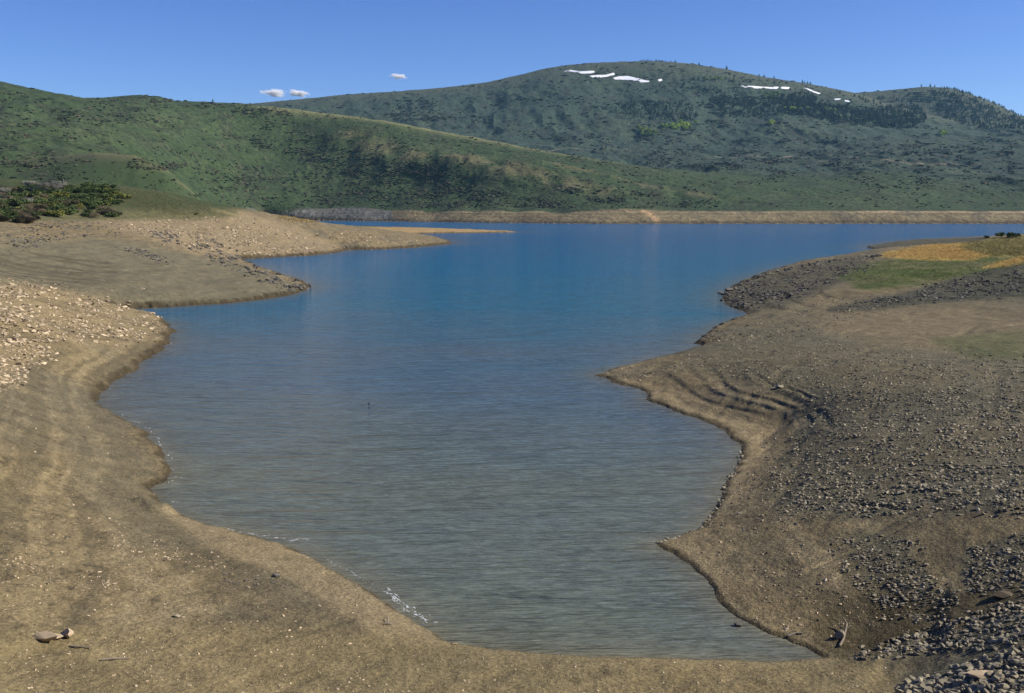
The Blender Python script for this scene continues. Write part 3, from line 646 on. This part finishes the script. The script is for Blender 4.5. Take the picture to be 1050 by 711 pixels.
# tilted slabs at lower left
def slab(px, py, size, tilt, rz, seed, label, tone):
    V, T = rock_shape(seed, 1.0, 15); h = hit(px, py)
    o = link('rock_slab', mesh_np('rock_slab', V*.5, T, M_rock[tone]), h+Vector((0, 0, size[2]*.12)), label, 'rock slab', 'jagged slabs on the lower left beach'); o.scale = size; o.rotation_euler = (tilt, -.18, rz)
slab(44, 657, (2.7,1.0,.95), .5, -.45, 611, 'longest jagged slab of the three at the lower left, dark on its left face', 'pale')
slab(57.5, 655, (1.4,.8,.55), .2, -.2, 612, 'low rounded pale slab between the two jagged slabs at the lower left', 'pale')
slab(69, 653, (1.4,.8,1.05), .6, -.6, 613, 'short pointed slab at the right end of the three at the lower left', 'pale')

# driftwood sticks
M_wood = rnd_mat('weathered_wood', (.10,.082,.058), (.30,.255,.185), 6, bump=.02)
def stick(pts, r0, r1, label, branches=()):
    def tube(bm, P, a, b, ns=7):
        rings = []
        for i, p in enumerate(P):
            d = (P[min(i+1, len(P)-1)]-P[max(i-1, 0)]).normalized(); u = d.orthogonal().normalized(); v = d.cross(u); r = lerp(a, b, i/(len(P)-1))
            rings.append([bm.verts.new(p+(u*math.cos(q*6.2832/ns)+v*math.sin(q*6.2832/ns))*r*random.uniform(.85,1.15)) for q in range(ns)])
        for A, B in zip(rings[:-1], rings[1:]):
            for q in range(ns): bm.faces.new((A[q], A[(q+1) % ns], B[(q+1) % ns], B[q]))
        bm.faces.new(rings[0][::-1]); bm.faces.new(rings[-1])
    W = []
    for px, py, up in pts:
        h = hit(px, py); W.append(h+Vector((0, 0, up)))
    base = W[0].copy()
    bm = bmesh.new(); tube(bm, [p-base for p in W], r0, r1)
    me = bpy.data.meshes.new('driftwood'); bm.to_mesh(me); bm.free(); me.materials.append(M_wood)
    o = link('driftwood', me, base, label, 'driftwood')
    for P in branches:
        bm = bmesh.new(); tube(bm, [hit(a, b)+Vector((0, 0, u))-base for a, b, u in P], r1*.9, r1*.5, 6)
        m2 = bpy.data.meshes.new('branch'); bm.to_mesh(m2); bm.free(); m2.materials.append(M_wood); link('branch', m2, parent=o)
    return o
stick([(861,664,.08),(865,657,.1),(867,651,.25),(868,646,.35)], .08, .06, 'pale crooked driftwood branch leaning by the rounded boulder', [[(867,651,.25),(871,648,.3),(874,648,.25)],[(868,646,.35),(864,642,.5)]])
stick([(72,664,.05),(82,665,.05),(92,666,.04)], .05, .03, 'thin dark stick lying right of the slabs at the lower left')
stick([(104,678,.06),(116,678,.09),(132,677,.05)], .07, .04, 'short dark stick on the near beach below the slabs')
stick([(394,641,.05),(399,641,.08),(405,640,.05)], .1, .06, 'dark stub of driftwood on the beach above the foam', [[(398,641,.08),(398,636,.3)]])
stick([(808,653,.05),(816,652,.07),(823,652,.05)], .09, .06, 'pale stick lying along the waterline at the lower right')
print('rocks built')

# bird on the water
def duck():
    bm = bmesh.new()
    bmesh.ops.create_uvsphere(bm, u_segments=14, v_segments=10, radius=1)
    for v in bm.verts:
        x, y, z = v.co; k = 1-.35*max(0, x)-.12*max(0, -x)
        v.co = Vector((x*.30, y*.13*k, z*.11*k+.06+.07*max(0, -x-.55)))
    s = bmesh.ops.create_uvsphere(bm, u_segments=10, v_segments=8, radius=.065)['verts']
    for v in s: v.co = Vector((v.co.x*1.15+.27, v.co.y, v.co.z+.30))
    s = bmesh.ops.create_cone(bm, segments=8, radius1=.055, radius2=.035, depth=.2, cap_ends=True)['verts']
    for v in s: v.co = Vector((v.co.x+.25+.02*v.co.z, v.co.y, v.co.z+.19))
    s = bmesh.ops.create_cone(bm, segments=8, radius1=.025, radius2=.012, depth=.1, cap_ends=True)['verts']
    for v in s: v.co = Vector((v.co.z+.36, v.co.y*1.3, v.co.x*.6+.285))
    me = bpy.data.meshes.new('water_bird'); bm.to_mesh(me); bm.free(); me.materials.append(rnd_mat('dark_plumage', (.02,.02,.02), (.05,.045,.04), 12))
    for p in me.polygons: p.use_smooth = True
    x, y = unp(378.5, 415, 0); o = link('water_bird', me, (x, y, -.02), 'small dark bird swimming in the middle of the inlet', 'bird'); o.rotation_euler = (0, 0, 1.9)
    o.scale = (1.0, .9, .75)
duck()

# foam along the left shore
M_foam = rnd_mat('foam', (.34,.35,.34), (.58,.59,.58), 5, rough=.6)
fit = []
FO = [([(388,605),(400,614),(412,625),(424,634),(434,641)], 100, .15, .45), ([(225,543),(250,548),(270,552),(296,555),(312,553)], 90, .13, .35), ([(120,424),(140,434),(150,441),(160,452),(170,470)], 50, .16, .3), ([(104,403),(112,398)], 6, .1, .5), ([(173,478),(178,488),(170,496)], 9, .12, .6), ([(168,514),(180,517)], 5, .1, .4), ([(330,575),(360,591),(385,607)], 40, .08, .25), ([(175,336),(177,344),(172,356)], 8, .2, .5)]
BL = [rock_shape(500+i, .5, 20) for i in range(6)]
for pts, n, s, spread in FO:
    for k in range(n):
        i = int(rng.integers(len(pts)-1)); t = rng.random()
        x, y = unp(lerp(pts[i][0], pts[i+1][0], t), lerp(pts[i][1], pts[i+1][1], t)); 
        x += abs(rng.normal(0, spread))*.6+.15; y += rng.normal(0, spread)*.5+.2
        ss = s*(.12+.6*rng.random()**2)
        ax_, ay_ = unp(*pts[i]); bx_, by_ = unp(*pts[i+1])
        fit.append(((x, y, max(.01, ground_z(x, y)+.01)), (ss*rng.uniform(1.5, 4.5), ss*.7, ss*.18), math.atan2(by_-ay_, bx_-ax_)+rng.normal(0, .25), 0, (.8, .8, .8), int(rng.integers(6))))
scatter('foam', fit, BL, M_foam, 'white foam washed up along the left shore', 'foam')

# ------------------------------------------------------------------ vegetation
def leaf_shrub(seed, n, rx, ry, rz, leaf, lump=5, stems=6, bare=False, spread=.45):
    r = np.random.default_rng(seed); Vs = []; T = []
    cs = [(r.normal(0, spread)*rx, r.normal(0, spread)*ry, r.uniform(.35, .8)*rz*2*.5) for _ in range(lump)]
    for k in range(n):
        c = cs[r.integers(lump)]; d = r.normal(0, 1, 3); d /= np.linalg.norm(d); q = r.random()**.5*.55
        p = np.array([c[0]+d[0]*rx*q, c[1]+d[1]*ry*q, max(.05, c[2]+d[2]*rz*q*.7)])
        a = r.normal(0, 1, 3); a /= np.linalg.norm(a); b = np.cross(a, r.normal(0, 1, 3)); b /= np.linalg.norm(b)+1e-9
        s = leaf*r.uniform(.6, 1.4)
        if bare: a = np.array([r.normal(0,.35), r.normal(0,.35), 1.]); b = np.array([1., 0, 0])*.18; s *= 1.5
        i = len(Vs); Vs += [p-a*s-b*s*.3, p+b*s, p+a*s, p-b*s*.8]; T += [[i, i+1, i+2], [i, i+2, i+3]]
    for k in range(stems):
        c = cs[k % lump]; i = len(Vs); w_ = .05*rx
        Vs += [np.array([-w_, 0, -.2]), np.array([w_, 0, -.2]), np.array([c[0], c[1], c[2]]), np.array([0, w_, -.2])]; T += [[i, i+1, i+2], [i, i+2, i+3], [i+1, i+3, i+2]]
    return np.array(Vs), np.array(T)
SH = {}
def leafmat(name, a, b): return rnd_mat(name, a, b, 1.2, rough=.7)
kinds = {'green': (leafmat('green_leaves', (.032,.054,.015), (.080,.108,.028)), 'dense green shrub in the thicket on the left shore', 'green shrubs of the left thicket'),
         'yellow': (leafmat('yellow_green_leaves', (.08,.09,.018), (.15,.15,.03)), 'yellow-green shrub in the thicket on the left shore', 'yellow-green shrubs of the left thicket'),
         'brown': (leafmat('bare_brown_twigs', (.055,.044,.024), (.11,.09,.05)), 'leafless brown shrub in the thicket on the left shore', 'brown shrubs of the left thicket'),
         'white': (leafmat('pale_grey_twigs', (.12,.115,.09), (.22,.21,.165)), 'pale grey leafless shrub standing above the left thicket', 'pale shrubs of the left thicket')}
for k in kinds:
    for v in range(3):
        bare = k in ('brown', 'white'); V, T = leaf_shrub(hash(k) % 97*0+{'green':1,'yellow':2,'brown':3,'white':4}[k]*10+v, 520, 1.5, 1.5, 1.25, .17, 6, 7, bare)
        SH[k, v] = mesh_np('shrub', V, T, kinds[k][0])
def shrub(px, py, k, s, hh=None):
    h = hit(px, py)
    if h is None: return
    o = link('shrub', SH[k, int(rng.integers(3))], h-Vector((0, 0, .1)), kinds[k][1], 'shrub', kinds[k][2]); o.scale = (s*rng.uniform(.9,1.3), s*rng.uniform(.9,1.3), s*rng.uniform(.85,1.15)); o.rotation_euler = (0, 0, rng.uniform(0, 6.28)); return o
for y0, y1, x0, x1, n, ks, s in [(216,223,-8,128,46,['green','brown','green','yellow','brown'],1.5),(209,217,-8,122,46,['brown','green','yellow','brown','green'],1.5),(201,210,10,126,44,['green','green','yellow','green'],1.45),(195,203,30,122,36,['green','green','green','yellow'],1.35),(190.5,196,58,116,22,['green','green'],1.2),(219,230,-10,36,40,['brown','green','brown'],1.3),(194,214,-8,42,34,['brown','green','brown','white'],1.6)]:
    for k in range(n):
        shrub(rng.uniform(x0, x1), rng.uniform(y0, y1), ks[int(rng.integers(len(ks)))], 1.25*s*rng.uniform(.75, 1.25))
for k in range(16): shrub(rng.uniform(28, 66), rng.uniform(189.5, 197), 'white', 1.9*rng.uniform(.8, 1.3))
o = shrub(202, 220, 'yellow', .9); o['label'] = 'small yellow-green shrub alone at the foot of the green knoll'; del o['group']
for px, py, s, lb in [(1027,243,1.7,'dark shrub at the right edge beyond the golden meadow'),(1036,244,1.9,'dark shrub at the far right edge behind the meadow'),(1011,245,1.2,'low dark shrub on the shore spit behind the golden grass')]:
    o = shrub(px, py, 'green', s)
    if o: o['label'] = lb; del o['group']

# grass of the meadow and tufts
def blades(n, hgt, spread, seed):
    r = np.random.default_rng(seed); V = []; T = []
    for k in range(n):
        x, y = r.normal(0, spread, 2); a = r.uniform(0, 3.14); l = hgt*r.uniform(.6, 1.3); w_ = hgt*.10; i = len(V); dx, dy = r.normal(0, .35*hgt, 2)
        V += [[x-math.cos(a)*w_, y-math.sin(a)*w_, -.03], [x+math.cos(a)*w_, y+math.sin(a)*w_, -.03], [x+dx, y+dy, l]]; T.append([i, i+1, i+2])
    return np.array(V), np.array(T)
TU = [blades(9, 1, .55, i) for i in range(8)]
M_grass = vcol_mat('meadow_grass')
def grass(name, poly, n, hgt, ca_, cb_, label, noisek=0):
    P = np.array(poly, float); x0, y0 = P.min(0); x1, y1 = P.max(0); it = []
    xs_ = rng.uniform(x0, x1, n); ys_ = rng.uniform(y0, y1, n); ok = in_poly(xs_+rng.normal(0, 5, n), ys_+rng.normal(0, .9, n), poly)
    for x, y in zip(xs_[ok], ys_[ok]):
        h = hit(x, y)
        if h is None or h.z < .15 or h.length > 900: continue
        s = hgt*rng.uniform(.6, 1.3); t = rng.random()
        it.append((h, (s*1.4, s*1.4, s), rng.uniform(0, 6.28), 0, [lerp(ca_[i], cb_[i], t) for i in range(3)], int(rng.integers(8))))
    scatter(name, it, TU, M_grass, label, 'grass')
grass('mixed_grass', MIXED, 4500, .35, (.17,.16,.05), (.46,.36,.13), 'patchy yellow and green grass behind the golden strip at the right')
grass('golden_grass', GOLD, 5000, .38, (.50,.35,.11), (.76,.56,.22), 'dry golden grass covering the rise at the right')
grass('golden_grass', [(1008,275),(1062,259),(1062,268),(1030,273)], 1200, .4, (.50,.35,.11), (.76,.56,.22), 'narrow strip of dry golden grass at the right edge below the meadow')
grass('green_grass', [(875,284),(905,268),(1000,262),(1062,256),(1062,270),(960,288),(890,292)], 5000, .2, (.10,.145,.026), (.20,.25,.05), 'short green grass of the meadow on the right bank')
grass('dry_grass', [(110,191),(150,196),(200,209),(238,220),(150,221),(125,205)], 4000, .4, (.10,.085,.04), (.22,.18,.085), 'short dry grass on the green knoll at the left')
grass('dry_grass', [(285,221),(320,226),(330,229),(300,228)], 400, .9, (.25,.18,.06), (.40,.29,.10), 'dry yellow grass on the crest of the far left peninsula')
print('grass built')

# scrub on the hills
def dome(seed):
    V, T = rock_shape(seed, 1.0, 10); V = V.copy(); V[:, 2] = np.maximum(V[:, 2]+.25, -.25); return V, T
DOME = [dome(800+i) for i in range(14)]
M_scrub = vcol_mat('hillside_brush')
BR = [([(225,138),(300,142),(350,150),(420,165),(470,188),(430,214),(370,205),(330,170)], .8), ([(395,178),(440,170),(480,190),(560,205),(600,214),(440,214),(390,214)], 1.3), ([(560,190),(620,192),(700,205),(725,216),(640,214),(600,205)], 1.0),
      ([(-10,160),(60,165),(70,185),(-10,190)], .5), ([(190,170),(330,172),(340,212),(230,212)], .45), ([(640,203),(735,206),(735,217),(640,216)], .8), ([(380,100),(480,105),(490,125),(400,125)], .55), ([(440,128),(620,140),(640,155),(560,150)], .4),
      ([(730,98),(850,104),(940,118),(930,132),(800,128),(720,125)], .5), ([(60,120),(180,118),(200,130),(60,132)], .45),([(80,103),(190,102),(260,110),(330,118),(330,124),(250,118),(90,112)],.5),([(140,162),(185,170),(190,178),(130,172)],.7),([(820,190),(1040,180),(1040,196),(900,194)],.25),([(640,140),(1040,150),(1040,180),(700,176)],.28)]
it = []; n = 260000
xs_ = rng.uniform(-12, 1062, n); ys_ = rng.uniform(62, 217, n)
den = np.full(n, .10)
for P, d in BR: den = np.maximum(den, d*in_poly(xs_, ys_, P))
cl = sst(-.05, .30, fbm(xs_/30, ys_/7, 4)); cl2 = sst(-.1, .3, fbm(xs_/80+9, ys_/16+4, 3))
ok = rng.random(n) < den*(.15+1.1*cl)*(.35+.9*cl2)
for x, y in zip(xs_[ok], ys_[ok]):
    h = hit(x, y)
    if h is None: continue
    R_ = math.hypot(h.x, h.y)
    if R_ < 1150: continue
    if h.z < 26 and R_ < 2300: continue
    far = R_ > 3100; s = R_/F*(.5+1.8*rng.random()**1.8)*(1.15 if far else 1)
    t = rng.random(); a, b = ((.024,.033,.022), (.058,.064,.042)) if far else ((.026,.040,.018), (.066,.072,.040))
    if rng.random() < .22: a, b = (.055,.045,.032), (.10,.078,.06)
    it.append((h, (s*rng.uniform(.9,1.9), s*rng.uniform(.8,1.4), min(s*.85, 3.2 if not far else 5.5)), rng.uniform(0, 6.28), 0, [lerp(a[i], b[i], t) for i in range(3)], int(rng.integers(14))))
print('scrub', len(it))
scatter('hillside_scrub', it, DOME, M_scrub, 'dark oak brush and sagebrush dotted in bands over the hills', 'scrub')

# conifers
def conifer(seed, tiers=9, n=9):
    r = np.random.default_rng(seed); V = []; T = []
    def tri(a, b, c): i = len(V); V.extend([a, b, c]); T.append([i, i+1, i+2])
    for k in range(5):
        a0, a1 = k*1.2566, (k+1)*1.2566
        tri([.022*math.cos(a0), .022*math.sin(a0), -.05], [.022*math.cos(a1), .022*math.sin(a1), -.05], [0, 0, .9])
    for t in range(tiers):
        z = .10+.86*t/tiers; R = .27*(1-t/tiers)**.8*r.uniform(.85, 1.15)+.015
        for k in range(n):
            a = r.uniform(0, 6.28); w_ = R*.55; rr_ = R*r.uniform(.75, 1.2); dz = r.uniform(.02, .07)
            tri([0, 0, z+.11], [rr_*math.cos(a)-w_*math.sin(a)*.6, rr_*math.sin(a)+w_*math.cos(a)*.6, z-dz], [rr_*math.cos(a)+w_*math.sin(a)*.6, rr_*math.sin(a)-w_*math.cos(a)*.6, z-dz*.5])
    return np.array(V), np.array(T)
CON = [conifer(i) for i in range(8)]
M_con = rnd_mat('conifer_needles', (.016,.028,.016), (.036,.050,.026), 2, rough=.8); M_conv = vcol_mat('conifer_wood_needles')
CON_ME = [mesh_np('conifer', V, T, M_con) for V, T in CON]
def con(h, hgt, label, group=None):
    o = link('conifer', CON_ME[int(rng.integers(8))], h-Vector((0, 0, .3)), label, 'tree', group); o.scale = (hgt*rng.uniform(1.0,1.7), hgt*rng.uniform(1.0,1.7), hgt); o.rotation_euler = (0, 0, rng.uniform(0, 6.28)); return o
LC = 'dark conifer on the skyline of the right-hand hill'; GC = 'conifers along the skyline of the right-hand hill'
for px in list(np.linspace(957, 1046, 58))+list(rng.uniform(960, 1045, 24)):
    con(skyline(px+rng.normal(0, .6), 6000, 7200, rng.uniform(-90, 40)), rng.uniform(9, 18), LC, GC)
for px, hh, lb in [(938,20,'first conifer left of the gap on the skyline of the right-hand hill'),(947,23,'tall lone conifer on the highest point of the right-hand hill'),(951.5,17,'short conifer between the tall lone one and the wood on the right-hand hill')]:
    con(skyline(px, 6000, 7200), hh, lb)
for px in list(rng.uniform(652, 690, 20)): con(skyline(px, 5300, 6000, rng.uniform(-25, 25)), rng.uniform(7, 13), 'low tree in the line on the summit of the mountain', 'low trees on the mountain summit')
con(skyline(713, 5300, 6000), 15, 'lone conifer on the skyline right of the mountain summit')
con(skyline(222.5, 2300, 3300), 8.5, 'lone small tree on the skyline of the near green ridge')
for px in [774,779,789,741,820,823,818,826]: con(skyline(px, 5300, 6000, -30), rng.uniform(13, 22), 'conifer on the right shoulder of the mountain skyline', 'conifers on the right shoulder of the mountain')
for px, py in [(858,94.5),(861,96),(876,100),(881,100.5),(883,102),(885,103),(708,84),(711,83),(716,82.5),(722,83),(743,82),(752,84),(769,86)]:
    h = hit(px, py)
    if h: con(h, rng.uniform(14, 24), 'dark conifer standing above the snow on the mountain shoulder', 'conifers near the snow')
# continuous woods
WD = [([(840,107),(880,112),(942,109),(952,124),(935,132),(900,131),(850,126),(800,112),(815,96),(830,95)], .75, 1), ([(955,94),(985,98),(1000,104),(1062,128),(1062,134),(1000,132),(960,120)], .50, 1), ([(640,104),(705,106),(718,120),(700,127),(660,122),(625,116)], .40, .8), ([(735,100),(775,104),(790,118),(760,122),(735,118)], .45, .9), ([(780,100),(815,98),(830,116),(800,120),(775,112)], .45, 1), ([(880,104),(945,98),(955,106),(900,110)], .16, 1), ([(695,90),(760,92),(765,97),(700,97)], .25, .7)]
it = []
for P, d, hs in WD:
    A = np.array(P, float); x0, y0 = A.min(0); x1, y1 = A.max(0); n = int((x1-x0)*(y1-y0)*d); xs_ = rng.uniform(x0, x1, n); ys_ = rng.uniform(y0, y1, n)
    ok = in_poly(xs_, ys_, P) & (rng.random(n) < .25+.9*sst(-.25, .2, fbm(xs_/11, ys_/5, 3)))
    for x, y in zip(xs_[ok], ys_[ok]):
        h = hit(x, y)
        if h is None or math.hypot(h.x, h.y) < 3200: continue
        s = rng.uniform(10, 21)*hs; t = rng.random()
        it.append((h, (s, s, s), rng.uniform(0, 6.28), 0, (lerp(.014,.034,t), lerp(.024,.048,t), lerp(.016,.028,t)), int(rng.integers(8))))
print('wood', len(it))
scatter('conifer_wood', it, CON, M_conv, 'far dark conifer wood massed on the shaded mountain slopes', 'wood')
# aspens in fresh leaf
def aspen(seed):
    V, T = leaf_shrub(seed, 200, .42, .42, .42, .06, 5, 4, False, .26); V = V.copy(); V[:, 2] = V[:, 2]*1.0+.22; V[:, 2] = np.where(V[:, 2] < .1, -.02, V[:, 2]); return V, T
M_asp = rnd_mat('fresh_aspen_leaves', (.20,.29,.03), (.38,.46,.075), 3, rough=.7)
M_asp2 = rnd_mat('pale_aspen_leaves', (.13,.19,.045), (.25,.30,.09), 3, rough=.7)
ASP = [mesh_np('aspen', *aspen(900+i), M_asp) for i in range(4)]; ASP2 = [mesh_np('aspen', *aspen(920+i), M_asp2) for i in range(4)]
for cx, cy, wx, wy, n, ms, lb, gp in [(697,131.5,12,3.0,44,ASP,'bright yellow-green aspen in the large grove below the snowy summit','aspens of the large bright grove'),(664,137.5,10,3.4,34,ASP2,'muted green aspen in the grove left of the brightest one','aspens of the left grove'),
    (790,128,3.2,1.3,7,ASP,'yellow-green aspen in the small clump on the right of the mountain face','aspens of the small clump'),(966,138,5,1.6,12,ASP,'yellow-green aspen at the foot of the wood on the right-hand hill','aspens under the right-hand hill'),
    (792,100,10,2.6,20,ASP2,'light green aspen just below the right-hand snow strip','aspens below the right-hand snow'),(815,113,12,1.2,10,ASP,'yellow-green aspen in the row under the dark wood','aspens in the row under the wood'),(732,83,14,1.0,14,ASP2,'light green aspen in the row on the mountain shoulder','aspens on the mountain shoulder'),(852,116,5,2,7,ASP2,'pale aspen among the dark conifers of the mountain','aspens among the conifers')]:
    for k in range(n):
        h = hit(cx+rng.normal(0, wx*.5), cy+rng.normal(0, wy*.5))
        if h is None: continue
        s = rng.uniform(17, 30); o = link('aspen', ms[int(rng.integers(4))], h, lb, 'tree', gp); o.scale = (s*1.1, s*1.1, s); o.rotation_euler = (0, 0, rng.uniform(0, 6.28))

# snow patches
M_snow = rnd_mat('old_snow', (.78,.78,.80), (.85,.85,.86), .05, rough=.6)
def snow(poly, label):
    P = np.array(poly, float); x0, y0 = P.min(0); x1, y1 = P.max(0); W = []
    for px, py in poly:
        h = hit(px, py); q = py
        while h is None: q += .4; h = hit(px, q)
        W.append((h.x, h.y))
    W = np.array(W); c = W.mean(0)
    bm = bmesh.new(); n = len(W); rings = []
    for k, f in enumerate((1.0, .9, .7, .4)):
        ring = []
        for i in range(n):
            q = W[i]*f+(1-f)*((W[i-1]+W[(i+1) % n])*.25+W[i]*0+c*.5) if f < 1 else W[i]
            q = c+(W[i]-c)*f
            ring.append(bm.verts.new((q[0], q[1], ground_z(q[0], q[1])+(-.5, .8, 1.1, 1.3)[k])))
        rings.append(ring)
    for A, B in zip(rings[:-1], rings[1:]):
        for i in range(n): bm.faces.new((A[i], A[(i+1) % n], B[(i+1) % n], B[i]))
    bm.faces.new(rings[-1]); bmesh.ops.recalc_face_normals(bm, faces=bm.faces)
    me = bpy.data.meshes.new('snow_patch'); bm.to_mesh(me); bm.free(); me.materials.append(M_snow); link('snow_patch', me, label=label, cat='snow')
snow([(577,74.5),(583,72.3),(590,73),(597,74.5),(609,74),(611,75.5),(604,76.3),(596,76.5),(588,75)], 'leftmost snow strip just below the mountain top')
snow([(604,78.3),(612,78),(622,77.2),(630,76.4),(631,78),(624,79.3),(614,80.3),(606,80.2)], 'second snow strip from the left under the mountain top')
snow([(628,80.5),(634,78.6),(644,79),(652,80.5),(652,82.5),(640,82.3),(630,82)], 'third snow strip from the left under the mountain top')
snow([(648,84),(653,79.8),(659,82),(666,83.5),(666,85),(657,85.3)], 'thickest snow patch at the right end of the left snow strips')
snow([(674,83.3),(678,82),(679.5,83),(676,84.2)], 'tiny isolated snow spot right of the left snow strips')
snow([(758,89.8),(764,89.2),(780,89.4),(795,90.2),(811,90.6),(811,91.8),(795,91.6),(775,91.8),(762,91.6)], 'long thin level snow strip on the right shoulder of the mountain')
snow([(823,90.4),(828,91.2),(835,94),(842,96.5),(841,97.6),(833,95.6),(826,92.6)], 'slanting snow strip right of the long level one')
snow([(855,101.8),(862,101.9),(862,103.2),(856,103)], 'small left snow spot above the dark wood')
snow([(866,103.2),(872,104.4),(871,105.5),(866,104.4)], 'small right snow spot above the dark wood')

# ------------------------------------------------------------------ clouds
M_cl = bpy.data.materials.new('cloud_vapour'); M_cl.use_nodes = True; nt = M_cl.node_tree; nt.nodes.remove(nt.nodes['Principled BSDF'])
tc = nd(nt, 'ShaderNodeTexCoord'); ln = nd(nt, 'ShaderNodeVectorMath', operation='LENGTH'); nt.links.new(tc.outputs['Object'], ln.inputs[0])
oi = nd(nt, 'ShaderNodeObjectInfo'); ad = nd(nt, 'ShaderNodeVectorMath', operation='ADD'); nt.links.new(tc.outputs['Object'], ad.inputs[0])
cb = nd(nt, 'ShaderNodeCombineXYZ'); nt.links.new(mul(nt, oi.outputs['Random'], 50.), cb.inputs[0]); nt.links.new(cb.outputs[0], ad.inputs[1])
d_ = mul(nt, mapr(nt, noise(nt, ad.outputs[0], 1.7, 6, .62), .3, .7, 0, 1.15), ln.outputs['Value'], 'SUBTRACT')
pv = nd(nt, 'ShaderNodeVolumePrincipled'); pv.inputs['Color'].default_value = (.97,.96,.96,1); nt.links.new(mapr(nt, d_, -.15, .35, 0, .055), pv.inputs['Density'])
nt.links.new(pv.outputs[0], nt.nodes['Material Output'].inputs['Volume'])
def cloud(px, py, w_, h_, label, D=15500.):
    bm = bmesh.new(); bmesh.ops.create_icosphere(bm, subdivisions=3, radius=1); me = bpy.data.meshes.new('cloud'); bm.to_mesh(me); bm.free(); me.materials.append(M_cl)
    a = float(az_of(px)); u = D/F
    o = link('cloud', me, (D*math.sin(a), D*math.cos(a), float(zof(py, D, px))), label, 'cloud'); o.scale = (w_*u, w_*u*.7, h_*u); o.rotation_euler = (0, .06, -a)
cloud(285, 95.6, 15, 4.2, 'left small white cloud of the pair just above the ridge')
cloud(309, 96.0, 12, 4.0, 'right small white cloud of the pair just above the ridge')
cloud(411, 78.6, 10, 3.2, 'single small white cloud higher up and to the right of the pair')

# ------------------------------------------------------------------ light, sky, air
SUN_EL, SUN_AZ = math.radians(36), math.radians(91)      # azimuth clockwise from the line of sight
sd_ = bpy.data.lights.new('sun', 'SUN'); sun = bpy.data.objects.new('sun', sd_); C.objects.link(sun)
sd_.energy = 5.0; sd_.angle = math.radians(.5); sd_.color = (1, .93, .83)
dv = Vector((math.sin(SUN_AZ)*math.cos(SUN_EL), math.cos(SUN_AZ)*math.cos(SUN_EL), math.sin(SUN_EL)))
sun.rotation_euler = dv.to_track_quat('Z', 'Y').to_euler(); sun.location = (200, 0, 300)
wd = bpy.data.worlds.new('World'); scene.world = wd; wd.use_nodes = True; nt = wd.node_tree
bg = nt.nodes['Background']; sky = nt.nodes.new('ShaderNodeTexSky'); sky.sky_type = 'NISHITA'; sky.sun_disc = False
sky.sun_elevation = SUN_EL; sky.sun_rotation = SUN_AZ; sky.altitude = 2300; sky.air_density = 1.0; sky.dust_density = 2.2; sky.ozone_density = 5.0
hs = nt.nodes.new('ShaderNodeHueSaturation'); hs.inputs['Saturation'].default_value = 1.18; hs.inputs['Hue'].default_value = .519; nt.links.new(sky.outputs[0], hs.inputs['Color'])
nt.links.new(hs.outputs[0], bg.inputs['Color']); bg.inputs['Strength'].default_value = .095
# thin blue air
bm = bmesh.new(); bmesh.ops.create_cube(bm, size=1)
for v in bm.verts: v.co = Vector((v.co.x*28000, v.co.y*28000, -9 if v.co.z < 0 else 1080))
me = bpy.data.meshes.new('haze'); bm.to_mesh(me); bm.free()
M_hz = bpy.data.materials.new('thin_air'); M_hz.use_nodes = True; nt = M_hz.node_tree; nt.nodes.remove(nt.nodes['Principled BSDF'])
pv = nt.nodes.new('ShaderNodeVolumePrincipled'); pv.inputs['Color'].default_value = (.36,.74,1,1); pv.inputs['Density'].default_value = 1.7e-5; pv.inputs['Anisotropy'].default_value = .1
nt.links.new(pv.outputs[0], nt.nodes['Material Output'].inputs['Volume']); me.materials.append(M_hz)
link('haze', me, label='thin blue haze between the reservoir and the mountain', cat='haze', kind='stuff')
scene.view_settings.view_transform = 'Standard'; scene.view_settings.look = 'None'; scene.view_settings.gamma = 1; scene.view_settings.exposure = .56
scene.cycles.volume_bounces = 4
scene.render.resolution_x = 1024; scene.render.resolution_y = 693
print('scene done')
